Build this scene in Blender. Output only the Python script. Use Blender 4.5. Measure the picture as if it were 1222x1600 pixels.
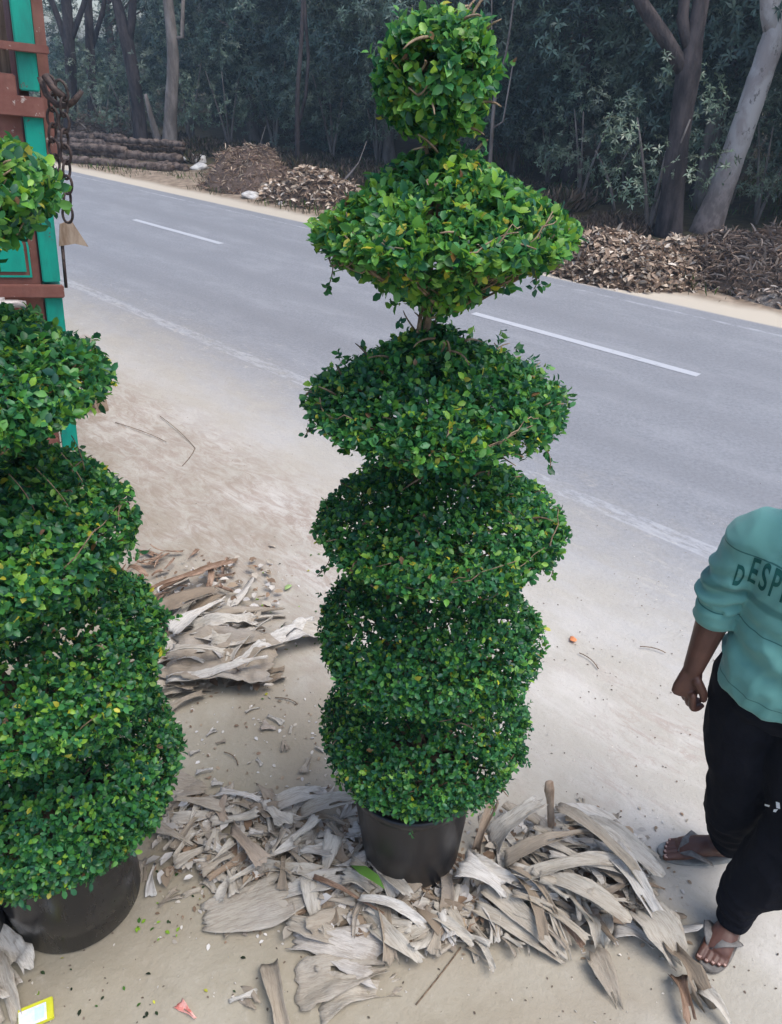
import bpy, bmesh, math, random
import numpy as np
from mathutils import Vector, Matrix, noise, Euler
from mathutils.bvhtree import BVHTree
C = bpy.context; S = C.scene; COL = S.collection
for o in list(bpy.data.objects): bpy.data.objects.remove(o)
rnd = random.Random(7)
R = math.radians

# ------------------------------------------------------------ camera, sky, sun, exposure
H = 2.3; FPX = 1190.0; PITCH = R(31.4)
cd = bpy.data.cameras.new('camera'); cam = bpy.data.objects.new('camera', cd); COL.objects.link(cam)
cd.sensor_fit = 'VERTICAL'; cd.sensor_height = 24; cd.lens = FPX/1600*24; cd.clip_end = 1000; cd.clip_start = .05
cam.location = (0, 0, H); cam.rotation_euler = (R(90)-PITCH, 0, 0); S.camera = cam
W = bpy.data.worlds.new('World'); S.world = W; W.use_nodes = True
wn = W.node_tree.nodes; sky = wn.new('ShaderNodeTexSky'); sky.sky_type = 'NISHITA'; sky.sun_disc = False
SE, SR = 64, 118
sky.sun_elevation = R(SE); sky.sun_rotation = R(SR); sky.air_density = 1.0; sky.dust_density = 3.2; sky.ozone_density = 2.0; sky.altitude = 200
W.node_tree.links.new(sky.outputs[0], wn['Background'].inputs[0]); wn['Background'].inputs[1].default_value = .15
sl = bpy.data.lights.new('sun', 'SUN'); sl.energy = 1.25; sl.angle = R(38); sl.color = (1, .985, .96)
so = bpy.data.objects.new('sun', sl); COL.objects.link(so)
sd = Vector((math.sin(R(SR))*math.cos(R(SE)), math.cos(R(SR))*math.cos(R(SE)), math.sin(R(SE))))
so.rotation_euler = sd.to_track_quat('Z', 'Y').to_euler(); so.location = (0, 0, 12)
S.view_settings.view_transform = 'Standard'; S.view_settings.look = 'None'; S.view_settings.gamma = 1
S.view_settings.exposure = .98

# ------------------------------------------------------------ helpers
def G(px, py, z=0.0):
    a = px-611; v = py-800
    F = FPX*math.cos(PITCH)-v*math.sin(PITCH); D = FPX*math.sin(PITCH)+v*math.cos(PITCH)
    k = (H-z)/D
    return Vector((a*k, F*k, z))
def PF(px, py, fwd):
    a = px-611; v = py-800
    F = FPX*math.cos(PITCH)-v*math.sin(PITCH); D = FPX*math.sin(PITCH)+v*math.cos(PITCH)
    k = fwd/F
    return Vector((a*k, fwd, H-D*k))
NU = Vector((.711, .703, 0)); NS = Vector((.703, -.711, 0))     # across the road, along the road
def US(u, s, z=0.0): return NU*u+NS*s+Vector((0, 0, z))

def link(name, me, mat=None, parent=None, smooth=True):
    o = bpy.data.objects.new(name, me); COL.objects.link(o)
    if mat is not None:
        me.materials.clear() if len(me.materials) else None
        me.materials.append(mat)
    if parent is not None: o.parent = parent
    if smooth and len(me.polygons): me.polygons.foreach_set('use_smooth', [True]*len(me.polygons))
    return o
def tag(o, label=None, cat=None, group=None, kind=None):
    if label: o['label'] = label
    if cat: o['category'] = cat
    if group: o['group'] = group
    if kind: o['kind'] = kind
    return o
def empty(name, loc, rot=(0, 0, 0)):
    o = bpy.data.objects.new(name, None); COL.objects.link(o); o.location = loc; o.rotation_euler = rot
    o.empty_display_size = .1
    return o
def np_mesh(name, V, quads=None, tris=None, col=None):
    me = bpy.data.meshes.new(name)
    V = np.asarray(V, dtype=np.float32)
    me.vertices.add(len(V)); me.vertices.foreach_set('co', V.ravel())
    loops = []; starts = []; tot = 0; n = 0
    if tris is not None and len(tris):
        t = np.asarray(tris, dtype=np.int32); loops.append(t.ravel()); starts.append(np.arange(len(t))*3); tot = 3*len(t); n += len(t)
    if quads is not None and len(quads):
        q = np.asarray(quads, dtype=np.int32); loops.append(q.ravel()); starts.append(tot+np.arange(len(q))*4); n += len(q)
    L = np.concatenate(loops)
    me.loops.add(len(L)); me.loops.foreach_set('vertex_index', L)
    me.polygons.add(n); me.polygons.foreach_set('loop_start', np.concatenate(starts).astype(np.int32))
    me.update(calc_edges=True); me.validate()
    if col is not None:
        at = me.attributes.new('Col', 'FLOAT_COLOR', 'POINT')
        c = np.ones((len(V), 4), dtype=np.float32); c[:, :3] = col
        at.data.foreach_set('color', c.ravel())
    return me
def tube_data(pts, rad, n=8, cap=True, jitter=0, seed=0):
    """rings along a polyline; rad float or list, or list of (ra, rb) with frame up"""
    pts = [Vector(p) for p in pts]; rr = random.Random(seed)
    V = []; F = []
    if not hasattr(rad, '__len__'): rad = [rad]*len(pts)
    up = None
    for i, p in enumerate(pts):
        t = (pts[min(i+1, len(pts)-1)]-pts[max(i-1, 0)]).normalized()
        if up is None:
            up = Vector((0, 0, 1)) if abs(t.z) < .9 else Vector((0, 1, 0))
        a = t.cross(up).normalized(); b = a.cross(t).normalized(); up = b
        for k in range(n):
            th = 2*math.pi*k/n; r = rad[i]
            ra, rb = (r, r) if not hasattr(r, '__len__') else r
            j = 1+jitter*(rr.random()-.5)
            V.append(p+a*math.cos(th)*ra*j+b*math.sin(th)*rb*j)
        if i:
            o = (i-1)*n
            for k in range(n): F.append((o+k, o+(k+1) % n, o+n+(k+1) % n, o+n+k))
    if cap:
        F.append(tuple(range(n-1, -1, -1))); o = (len(pts)-1)*n; F.append(tuple(o+k for k in range(n)))
    return V, F
class MB:
    def __init__(s): s.V = []; s.F = []
    def add(s, V, F):
        o = len(s.V); s.V += [tuple(v) for v in V]; s.F += [tuple(i+o for i in f) for f in F]; return s
    def tube(s, pts, rad, n=8, cap=True, **k): return s.add(*tube_data(pts, rad, n, cap, **k))
    def box(s, x0, x1, y0, y1, z0, z1):
        V = [(x, y, z) for x in (x0, x1) for y in (y0, y1) for z in (z0, z1)]
        return s.add(V, [(0, 1, 3, 2), (4, 6, 7, 5), (0, 4, 5, 1), (2, 3, 7, 6), (0, 2, 6, 4), (1, 5, 7, 3)])
    def prism(s, pts, y0, y1):       # outline in x,z ; thickness along y
        n = len(pts); V = [(x, y0, z) for x, z in pts]+[(x, y1, z) for x, z in pts]
        return s.add(V, [tuple(range(n)), tuple(range(2*n-1, n-1, -1))]+[(i, i+n, (i+1) % n+n, (i+1) % n) for i in range(n)])
    def lathe(s, prof, n=48, c=(0, 0, 0)):
        V = []; F = []
        for r, z in prof:
            for k in range(n):
                th = 2*math.pi*k/n; V.append((c[0]+r*math.cos(th), c[1]+r*math.sin(th), c[2]+z))
        for i in range(len(prof)-1):
            for k in range(n):
                a = i*n+k; b = i*n+(k+1) % n; F.append((a, b, b+n, a+n))
        return s.add(V, F)
    def mesh(s, name, bevel=0):
        me = bpy.data.meshes.new(name); me.from_pydata(s.V, [], s.F); me.update()
        bm = bmesh.new(); bm.from_mesh(me); bmesh.ops.recalc_face_normals(bm, faces=bm.faces)
        if bevel: bmesh.ops.bevel(bm, geom=[e for e in bm.edges if len(e.link_faces) == 2 and e.calc_face_angle(0) > .6], offset=bevel, segments=2, affect='EDGES')
        bm.to_mesh(me); bm.free(); return me
    def build(s, name, mat, parent=None, smooth=True, bevel=0): return link(name, s.mesh(name, bevel), mat, parent, smooth)

# ------------------------------------------------------------ materials
class NT:
    def __init__(s, name, rough=.7, spec=.3):
        s.m = bpy.data.materials.new(name); s.m.use_nodes = True; s.t = s.m.node_tree; s.n = s.t.nodes
        s.b = s.n['Principled BSDF']; s.b.inputs['Roughness'].default_value = rough
        s.b.inputs['Specular IOR Level'].default_value = spec
    def L(s, a, b): s.t.links.new(a, b); return s
    def node(s, typ, **k):
        n = s.n.new(typ)
        for a, v in k.items(): setattr(n, a, v)
        return n
    def inp(s, sock, v):
        if isinstance(v, bpy.types.NodeSocket): s.L(v, sock)
        else:
            if hasattr(v, '__len__') and len(v) == 3 and sock.type == 'RGBA': v = (*v, 1)
            sock.default_value = v
    def math(s, op, a, b=0.0, clamp=False):
        n = s.node('ShaderNodeMath', operation=op, use_clamp=clamp); s.inp(n.inputs[0], a); s.inp(n.inputs[1], b); return n.outputs[0]
    def mix(s, f, a, b, typ='MIX'):
        n = s.node('ShaderNodeMix', data_type='RGBA', blend_type=typ); s.inp(n.inputs[0], f); s.inp(n.inputs[6], a); s.inp(n.inputs[7], b); return n.outputs[2]
    def noise(s, vec, scale, detail=4, rough=.6, dist=0):
        n = s.node('ShaderNodeTexNoise'); s.inp(n.inputs['Scale'], scale); n.inputs['Detail'].default_value = detail
        n.inputs['Roughness'].default_value = rough; n.inputs['Distortion'].default_value = dist
        if vec is not None: s.L(vec, n.inputs['Vector'])
        return n.outputs['Fac']
    def ramp(s, f, stops, interp='LINEAR'):
        n = s.node('ShaderNodeValToRGB'); s.L(f, n.inputs[0]); e = n.color_ramp; e.interpolation = interp
        while len(e.elements) < len(stops): e.elements.new(.5)
        for i, (p, c) in enumerate(stops):
            e.elements[i].position = p
            e.elements[i].color = (*c, 1) if hasattr(c, '__len__') else (c, c, c, 1)
        return n.outputs[0]
    def smooth(s, v, a, b):
        n = s.node('ShaderNodeMapRange', interpolation_type='SMOOTHSTEP'); s.inp(n.inputs[0], v)
        n.inputs[1].default_value = a; n.inputs[2].default_value = b; return n.outputs[0]
    def pos(s): return s.node('ShaderNodeNewGeometry').outputs['Position']
    def obj(s): return s.node('ShaderNodeTexCoord').outputs['Object']
    def mapping(s, vec, scale=(1, 1, 1), rot=(0, 0, 0)):
        n = s.node('ShaderNodeMapping'); s.L(vec, n.inputs[0]); n.inputs['Scale'].default_value = scale; n.inputs['Rotation'].default_value = rot; return n.outputs[0]
    def rand(s): return s.node('ShaderNodeObjectInfo').outputs['Random']
    def bump(s, h, strength=.5, dist=.01):
        n = s.node('ShaderNodeBump'); s.L(h, n.inputs['Height']); n.inputs['Strength'].default_value = strength; n.inputs['Distance'].default_value = dist
        s.L(n.outputs[0], s.b.inputs['Normal']); return s
    def color(s, c): s.inp(s.b.inputs['Base Color'], c); return s
    def rough(s, r): s.inp(s.b.inputs['Roughness'], r); return s

def ground_color(t, asphalt_bias=0.0):
    """colour of sand, dusty road shoulder, asphalt and the far verge by distance across the road"""
    p = t.pos()
    d = t.node('ShaderNodeVectorMath', operation='DOT_PRODUCT'); t.L(p, d.inputs[0]); d.inputs[1].default_value = tuple(NU); u = d.outputs['Value']
    al = t.mapping(p, rot=(0, 0, math.atan2(.711, .703)))             # x runs along the road
    st = t.mapping(al, scale=(.6, 1.7, 1))
    n1 = t.noise(p, 1.1, 6, .62); n2 = t.noise(st, 2.2, 7, .7); n3 = t.noise(p, 38, 4, .7); n4 = t.noise(t.mapping(al, scale=(1.5, 5, 1)), 3, 6, .78, 1.5)
    n5 = t.noise(p, 5.5, 6, .65)
    sand = t.mix(t.smooth(n1, .35, .68), (.30, .265, .195), (.385, .345, .27))
    sand = t.mix(t.math('MULTIPLY', t.smooth(n5, .5, .72), .5), sand, (.28, .245, .175))
    sand = t.mix(t.math('MULTIPLY', t.smooth(n3, .5, .8), .35), sand, (.47, .43, .36))
    pale = t.mix(t.smooth(n2, .4, .64), (.42, .39, .335), (.50, .47, .42))
    nearf = t.smooth(t.math('ADD', u, t.math('MULTIPLY', n1, .8)), 1.2, 2.3)
    c = t.mix(nearf, sand, pale)
    # pinkish tyre tracks running with the road
    band = t.math('MULTIPLY', t.smooth(u, 1.15, 1.7), t.math('SUBTRACT', 1, t.smooth(u, 2.2, 2.75)))
    tr = t.math('MULTIPLY', t.math('MULTIPLY', band, t.smooth(n4, .46, .6)), t.smooth(n2, .36, .54))
    c = t.mix(t.math('MULTIPLY', t.math('MULTIPLY', tr, t.smooth(n1, .38, .62)), .75), c, (.36, .295, .25))
    dv = t.node('ShaderNodeVectorMath', operation='DOT_PRODUCT'); t.L(p, dv.inputs[0]); dv.inputs[1].default_value = tuple(NS); sv = dv.outputs['Value']
    lft = t.math('MULTIPLY', t.math('SUBTRACT', 1, t.smooth(sv, -3.2, -1.2)), t.math('MULTIPLY', t.smooth(t.math('ADD', u, t.math('MULTIPLY', n1, .5)), 1.3, 1.9), t.math('SUBTRACT', 1, t.smooth(t.math('ADD', u, t.math('MULTIPLY', n5, .5)), 2.5, 3.1))))
    c = t.mix(t.math('MULTIPLY', t.math('MULTIPLY', lft, t.smooth(t.math('ADD', n4, t.math('MULTIPLY', n5, .5)), .58, .95)), .85), c, (.30, .24, .195))
    brn = t.noise(p, .9, 5, .6, .4); c = t.mix(t.math('MULTIPLY', t.math('MULTIPLY', t.smooth(brn, .42, .60), t.math('SUBTRACT', 1, t.smooth(u, 1.0, 3.0))), .6), c, (.27, .225, .16))
    spk = t.noise(p, 120, 2, .7); c = t.mix(t.math('MULTIPLY', t.smooth(spk, .62, .75), .35), c, (.22, .18, .14))
    # asphalt, greyed with dust towards the near edge
    asp = t.mix(t.smooth(n3, .3, .7), (.192, .197, .207), (.25, .255, .267))
    asp = t.mix(t.math('MULTIPLY', t.smooth(n2, .42, .68), .38), asp, (.32, .325, .335))
    for a_ in (4.35, 5.2, 6.5):      # darker wheel paths polished by traffic
        wp = t.math('MULTIPLY', t.smooth(u, a_-.32, a_), t.math('SUBTRACT', 1, t.smooth(u, a_, a_+.32)))
        asp = t.mix(t.math('MULTIPLY', t.math('MULTIPLY', wp, t.smooth(n2, .3, .6)), .45), asp, (.165, .167, .175))
    asp = t.mix(t.math('MULTIPLY', t.smooth(t.noise(p, .55, 5, .6), .52, .7), .3), asp, (.17, .172, .18))
    wear = t.math('ADD', u, t.math('MULTIPLY', t.math('SUBTRACT', n2, .5), 1.6))
    wear = t.math('ADD', wear, t.math('MULTIPLY', t.math('SUBTRACT', n5, .5), .5))
    asp = t.mix(t.math('MULTIPLY', t.smooth(t.noise(p, 70, 3, .8), .55, .7), .35), asp, (.15, .152, .16))
    af = t.smooth(wear, 2.3, 4.0)
    af2 = t.math('MULTIPLY', t.math('MULTIPLY', t.smooth(n4, .56, .66), .5), t.math('SUBTRACT', 1, t.smooth(u, 3.2, 4.6)))
    af = t.math('MULTIPLY', af, t.math('SUBTRACT', 1, af2))
    c = t.mix(af, c, asp)
    # thin worn edge lines along both sides
    wl = t.smooth(t.math('ADD', t.noise(t.mapping(al, scale=(.7, 2.4, 1)), 9, 6, .75), t.math('MULTIPLY', t.noise(p, .9, 3), .35)), .60, .78)
    for a_, b_, k_ in ((7.42, 7.47, .4), (3.50, 3.63, .36)):
        ln = t.math('MULTIPLY', t.smooth(u, a_-.008, a_+.008), t.math('SUBTRACT', 1, t.smooth(u, b_-.008, b_+.008)))
        c = t.mix(t.math('MULTIPLY', t.math('MULTIPLY', ln, wl), k_), c, (.50, .51, .53))
    # far verge
    uf = t.math('ADD', u, t.math('MULTIPLY', t.math('SUBTRACT', n1, .5), .35))
    uf = t.math('ADD', uf, t.math('MULTIPLY', t.math('SUBTRACT', n5, .5), .25))
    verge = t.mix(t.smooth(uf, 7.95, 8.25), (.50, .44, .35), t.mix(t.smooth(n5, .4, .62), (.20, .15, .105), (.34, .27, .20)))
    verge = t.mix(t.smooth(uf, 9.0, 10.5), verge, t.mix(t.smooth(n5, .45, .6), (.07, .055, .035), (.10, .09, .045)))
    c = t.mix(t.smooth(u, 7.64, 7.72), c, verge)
    return c, n1, n2, n3, n5, u
def M_ground():
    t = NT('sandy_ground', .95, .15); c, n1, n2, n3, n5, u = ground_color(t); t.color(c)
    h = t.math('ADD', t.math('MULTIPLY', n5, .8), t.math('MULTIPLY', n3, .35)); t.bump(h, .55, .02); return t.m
def M_road():
    t = NT('dusty_asphalt', .85, .25); c, n1, n2, n3, n5, u = ground_color(t); t.color(c)
    g = t.noise(t.pos(), 90, 3, .7); t.bump(t.math('ADD', g, t.math('MULTIPLY', n2, .3)), .6, .006); return t.m
def M_paint(name, keep):
    t = NT(name, .8, .2); p = t.pos()
    al = t.mapping(p, rot=(0, 0, math.atan2(.711, .703)), scale=(1, 1, 1))
    n = t.noise(t.mapping(al, scale=(.7, 2.4, 1)), 9, 6, .75); n0 = t.noise(p, 1.3, 3)
    f = t.smooth(t.math('ADD', n, t.math('MULTIPLY', n0, .3)), .75-keep*.35, .9-keep*.3)
    c, *_ = ground_color(t); t.color(t.mix(t.math('MULTIPLY', f, .7), c, (.50, .51, .53))); return t.m
M = {}
M['ground'] = M_ground(); M['road'] = M_road()
M['paint'] = M_paint('worn_white_paint', 1.0); M['paint_faint'] = M_paint('faint_white_paint', .2)

def leaf_mat(name, rough=.42, trans=.35, spec=.45):
    t = NT(name, rough, spec); a = t.node('ShaderNodeAttribute', attribute_name='Col')
    t.color(a.outputs['Color'])
    tr = t.node('ShaderNodeBsdfTranslucent'); t.L(t.mix(.5, a.outputs['Color'], (.25, .4, .03), 'MULTIPLY'), tr.inputs[0])
    hs = t.node('ShaderNodeHueSaturation'); hs.inputs['Value'].default_value = 1.5; hs.inputs['Hue'].default_value = .485; t.L(a.outputs['Color'], hs.inputs['Color']); t.L(hs.outputs[0], tr.inputs[0])
    mx = t.node('ShaderNodeMixShader'); mx.inputs[0].default_value = trans
    t.L(t.b.outputs[0], mx.inputs[1]); t.L(tr.outputs[0], mx.inputs[2]); t.L(mx.outputs[0], t.n['Material Output'].inputs[0])
    return t.m
M['leaf'] = leaf_mat('glossy_leaf', .40, .34, .42); M['wood_leaf'] = leaf_mat('forest_leaf', .4, .12, .5)
M['litter'] = leaf_mat('dry_litter', .8, .1, .15)
def simple(name, c1, c2, scale=8, rough=.7, spec=.3, bump=.3, bd=.004, stretch=(1, 1, 1), metal=0, obj=True, lo=.35, hi=.65):
    t = NT(name, rough, spec); v = t.mapping(t.obj() if obj else t.pos(), scale=stretch)
    n = t.noise(v, scale, 6, .68); t.color(t.mix(t.smooth(n, lo, hi), c1, c2)); t.b.inputs['Metallic'].default_value = metal
    if bump: t.bump(t.noise(v, scale*3, 5, .7), bump, bd)
    return t.m
M['bark'] = simple('shrub_bark', (.10, .065, .04), (.24, .17, .11), 60, .85)
M['twig'] = simple('pale_twig', (.15, .10, .06), (.30, .22, .14), 40, .8)
M['darkbark'] = simple('dark_bark', (.035, .03, .03), (.11, .09, .085), 5, .95, .1, .9, .05, (1, 1, .25))
M['greybark'] = simple('grey_bark', (.13, .11, .095), (.27, .235, .21), 5, .95, .1, .8, .03, (1, 1, .3))
def M_palebark():
    t = NT('pale_peeling_bark', .8, .2); o = t.pos()
    v = t.mapping(o, scale=(1, 1, .55)); n = t.noise(v, 2.2, 6, .62, .3); m = t.noise(v, 9, 5, .7)
    z = t.node('ShaderNodeSeparateXYZ'); t.L(o, z.inputs[0])
    c = t.mix(t.smooth(n, .50, .60), (.50, .46, .43), (.36, .31, .285)); c = t.mix(t.math('MULTIPLY', t.smooth(m, .57, .64), .8), c, (.16, .135, .12))
    lowf = t.math('SUBTRACT', 1, t.smooth(t.math('ADD', z.outputs[2], t.math('MULTIPLY', n, 1.2)), .9, 2.0))
    c = t.mix(t.math('MULTIPLY', lowf, .8), c, t.mix(t.smooth(m, .4, .6), (.13, .095, .08), (.27, .21, .185)))
    t.color(c); t.bump(m, .6, .02); return t.m
M['palebark'] = M_palebark()
def M_plastic(name, sh):
    t = NT(name, sh, .5); o = t.obj(); n = t.noise(t.mapping(o, scale=(1, 1, .35)), 9, 6, .7, .5); z = t.node('ShaderNodeSeparateXYZ'); t.L(o, z.inputs[0])
    dust = t.math('MULTIPLY', t.smooth(n, .5, .75), .5)
    low = t.math('MULTIPLY', t.math('SUBTRACT', 1, t.smooth(z.outputs[2], 0, .07)), t.smooth(n, .3, .6))
    t.color(t.mix(t.math('MULTIPLY', t.math('ADD', t.math('MULTIPLY', dust, .3), t.math('MULTIPLY', low, .6), True), .6), (.008, .008, .010), (.2, .18, .15)))
    t.rough(t.math('ADD', sh, t.math('MULTIPLY', dust, .5))); t.bump(n, .15, .01); return t.m
M['pot'] = M_plastic('black_plastic_pot', .36); M['pot_shiny'] = M_plastic('black_shiny_pot', .22)
M['soil'] = simple('pot_soil', (.04, .028, .02), (.12, .085, .055), 50, .95, .1, 1, .02)
def M_husk(isl=False):
    t = NT('dry_husk', .82, .2); o = t.obj(); r = t.rand()
    if isl: r = t.node('ShaderNodeNewGeometry').outputs['Random Per Island']
    fib = t.noise(t.mapping(o, scale=(.10, 1, .3)), 190, 4, .75); bl = t.noise(o, 14, 5, .65); sp = t.noise(o, 5, 3, .5)
    base = t.ramp(r, [(0, (.24, .185, .13)), (.15, (.36, .305, .235)), (.45, (.46, .415, .34)), (.75, (.54, .50, .43)), (.93, (.60, .57, .52)), (1, (.30, .21, .135))])
    c = t.mix(t.math('MULTIPLY', t.smooth(fib, .44, .62), .4), base, (.20, .155, .11))
    c = t.mix(t.math('MULTIPLY', t.smooth(bl, .54, .72), .5), c, (.24, .185, .135))
    c = t.mix(t.math('MULTIPLY', t.smooth(sp, .45, .7), .35), c, (.47, .44, .40))
    t.color(c); t.bump(t.math('ADD', fib, t.math('MULTIPLY', bl, .6)), 1.0, .005); return t.m
M['husk'] = M_husk(); M['husk_mix'] = M_husk(True)
M['brownhusk'] = simple('brown_fibre_husk', (.14, .085, .055), (.36, .25, .18), 40, .9, .1, .7, .004, (.15, 1, 1))
def M_panel():
    t = NT('rusty_brown_paint', .6, .3); o = t.obj(); n = t.noise(o, 6, 7, .7); m = t.noise(o, 26, 6, .75); g = t.noise(t.mapping(o, scale=(3, 1, .5)), 9, 5, .7)
    c = t.mix(t.smooth(n, .35, .65), (.165, .062, .046), (.23, .10, .075)); c = t.mix(t.math('MULTIPLY', t.smooth(g, .5, .75), .45), c, (.10, .05, .04))
    c = t.mix(t.smooth(m, .62, .66), c, (.40, .33, .29)); t.color(c); t.bump(n, .4, .004); return t.m
M['panel'] = M_panel()
def M_green():
    t = NT('green_paint', .5, .35); o = t.obj(); m = t.noise(o, 22, 6, .75); g = t.noise(t.mapping(o, scale=(2, 1, .5)), 7, 5, .7)
    c = t.mix(t.smooth(g, .4, .7), (.004, .30, .21), (.01, .20, .15)); c = t.mix(t.smooth(m, .63, .66), c, (.12, .06, .045)); t.color(c); t.bump(m, .2, .002); return t.m
M['green'] = M_green()
M['whitepaint'] = simple('flaking_white_paint', (.30, .18, .15), (.55, .52, .48), 30, .7, .2, 0, lo=.4, hi=.5)
M['yellow'] = simple('yellow_paint', (.78, .40, .01), (.85, .5, .02), 9, .5)
M['red'] = simple('red_paint', (.45, .03, .02), (.35, .03, .02), 9, .5)
M['redlow'] = simple('faded_red_paint', (.42, .08, .10), (.30, .08, .09), 12, .6)
M['steel'] = simple('dull_steel', (.16, .12, .10), (.45, .42, .40), 14, .5, .5, .3, .002, metal=.3)
M['rust'] = simple('rusty_iron', (.028, .02, .018), (.09, .06, .05), 60, .7, .4, .5, .002, metal=.3)
M['bedwood'] = simple('dark_planks', (.05, .035, .028), (.12, .09, .07), 5, .85, .2, .6, .006, (9, 1, .6))
M['tyre'] = simple('tyre_rubber', (.015, .015, .016), (.06, .055, .05), 12, .9)
M['wood'] = simple('weathered_wood', (.20, .13, .085), (.40, .31, .23), 18, .9, .1, .6, .004, (1, 1, .2))
M['skin'] = simple('brown_skin', (.085, .036, .024), (.115, .05, .033), 14, .48, .4, .25, .001, obj=False)
M['nail'] = simple('nail', (.42, .26, .21), (.5, .33, .27), 20, .4)
M['hair'] = simple('black_hair', (.008, .007, .006), (.03, .025, .02), 90, .5)
M['eye'] = simple('eye_white', (.7, .66, .6), (.75, .7, .65), 20, .3)
M['sandal'] = simple('grey_rubber', (.12, .11, .10), (.21, .195, .175), 30, .7, .3, .2, .001)
M['sandal_pale'] = simple('pale_grey_rubber', (.24, .26, .25), (.20, .195, .18), 30, .7)
M['rock'] = simple('pale_rock', (.42, .39, .36), (.62, .60, .56), 8, .9, .1, .6, .02)
M['log'] = simple('brown_log_bark', (.07, .05, .04), (.21, .16, .13), 8, .95, .1, .9, .03, (1, 1, 1), lo=.4, hi=.6)
def M_trouser():
    t = NT('black_cloth', .9, .1); n = t.noise(t.pos(), 9, 5, .6); w = t.noise(t.pos(), 900, 2, .5)
    t.color(t.mix(n, (.005, .005, .007), (.013, .013, .017))); t.b.inputs['Specular IOR Level'].default_value = .08
    t.bump(t.math('ADD', t.math('MULTIPLY', n, 2.), t.math('MULTIPLY', w, .1)), .5, .01); return t.m
M['trouser'] = M_trouser()
def M_shirt():
    t = NT('green_knit_cloth', .85, .15); p = t.pos(); z = t.node('ShaderNodeSeparateXYZ'); t.L(p, z.inputs[0]); zz = z.outputs[2]
    n = t.noise(p, 6, 4, .6)
    c = t.mix(n, (.105, .265, .23), (.14, .325, .285))
    def band(z0, z1, soft=.002): return t.math('MULTIPLY', t.smooth(zz, z0-soft, z0+soft), t.math('SUBTRACT', 1, t.smooth(zz, z1-soft, z1+soft)))
    for z0, z1, f, soft in SHIRT_BANDS: c = t.mix(t.math('MULTIPLY', band(z0, z1, soft), f), c, (.02, .10, .09))
    t.color(c); t.b.inputs['Sheen Weight'].default_value = .2; t.bump(t.noise(p, 500, 2, .5), .15, .001); return t.m
SHIRT_BANDS = [(1.243, 1.247, .9, .001), (1.112, 1.134, .6, .005), (1.042, 1.045, .9, .001), (.868, .871, .8, .001)]
M['shirt'] = M_shirt()
M['ink'] = simple('dark_green_print', (.012, .075, .065), (.02, .10, .085), 40, .8, .1, 0)

# ------------------------------------------------------------ setting: ground, road, markings
def axis(lo, hi, a, b, step):
    c = list(np.arange(a, b+1e-6, step)); g = step; x = b
    while x < hi: g *= 1.22; x += g; c.append(x)
    g = step; x = a; left = []
    while x > lo: g *= 1.22; x -= g; left.append(x)
    return left[::-1]+c
def gheight(x, y):
    u = .711*x+.703*y; v = Vector((x, y, 0))
    h = noise.fractal(v*1.5, 1, 2, 4)*.012+noise.noise(v*9)*.003
    h += noise.noise(Vector((u*16, (.703*x-.711*y)*1.6, 3)))*.004*max(0, 1-abs(u-1.9)/.9)
    fade = min(1, max(0, (2.75-u)/.5)) if u < 7.9 else min(1, (u-7.9)/1.0)*1.5
    return h*fade-.004*min(1, max(0, (u-2.2)/.5))*(1 if u < 7.9 else 0)
gx = axis(-140, 140, -3.2, 3.4, .035); gy = axis(-12, 260, .5, 6.0, .035)
V = [(x, y, gheight(x, y)) for y in gy for x in gx]; nx = len(gx)
Q = [(j*nx+i, j*nx+i+1, (j+1)*nx+i+1, (j+1)*nx+i) for j in range(len(gy)-1) for i in range(nx-1)]
tag(link('ground', np_mesh('ground', V, quads=Q), M['ground']), kind='structure')
def sheet(name, u0, u1, s0, s1, z, mat, n=40, wob=0.0):
    V = []; Q = []
    for i in range(n+1):
        s = s0+(s1-s0)*i/n
        w0 = wob*noise.noise(Vector((s*2.1, 1.7, 0))); w1 = wob*.5*noise.noise(Vector((s*1.3, 7.7, 0)))
        if name == 'road':
            V += [tuple(US(u0+w0, s, -.03)), tuple(US(u0+.3+w0, s, z)), tuple(US(u1+w1, s, z))]
            if i: Q += [(3*i, 3*i+1, 3*i-2, 3*i-3), (3*i+1, 3*i+2, 3*i-1, 3*i-2)]
            continue
        V += [tuple(US(u0+w0, s, z)), tuple(US(u1+w1, s, z))]
        if i: Q.append((2*i, 2*i+1, 2*i-1, 2*i-2))
    return tag(link(name, np_mesh(name, V, quads=Q), mat), kind='structure')
sheet('road', 2.9, 7.72, -120, 60, .004, M['road'], 900, .12)
for k in range(-12, 6): sheet('road_centre_line', 5.9, 5.99, -4.83+6.88*k, -4.83+6.88*k+2.4, .007, M['paint'], 12, .006)

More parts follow.
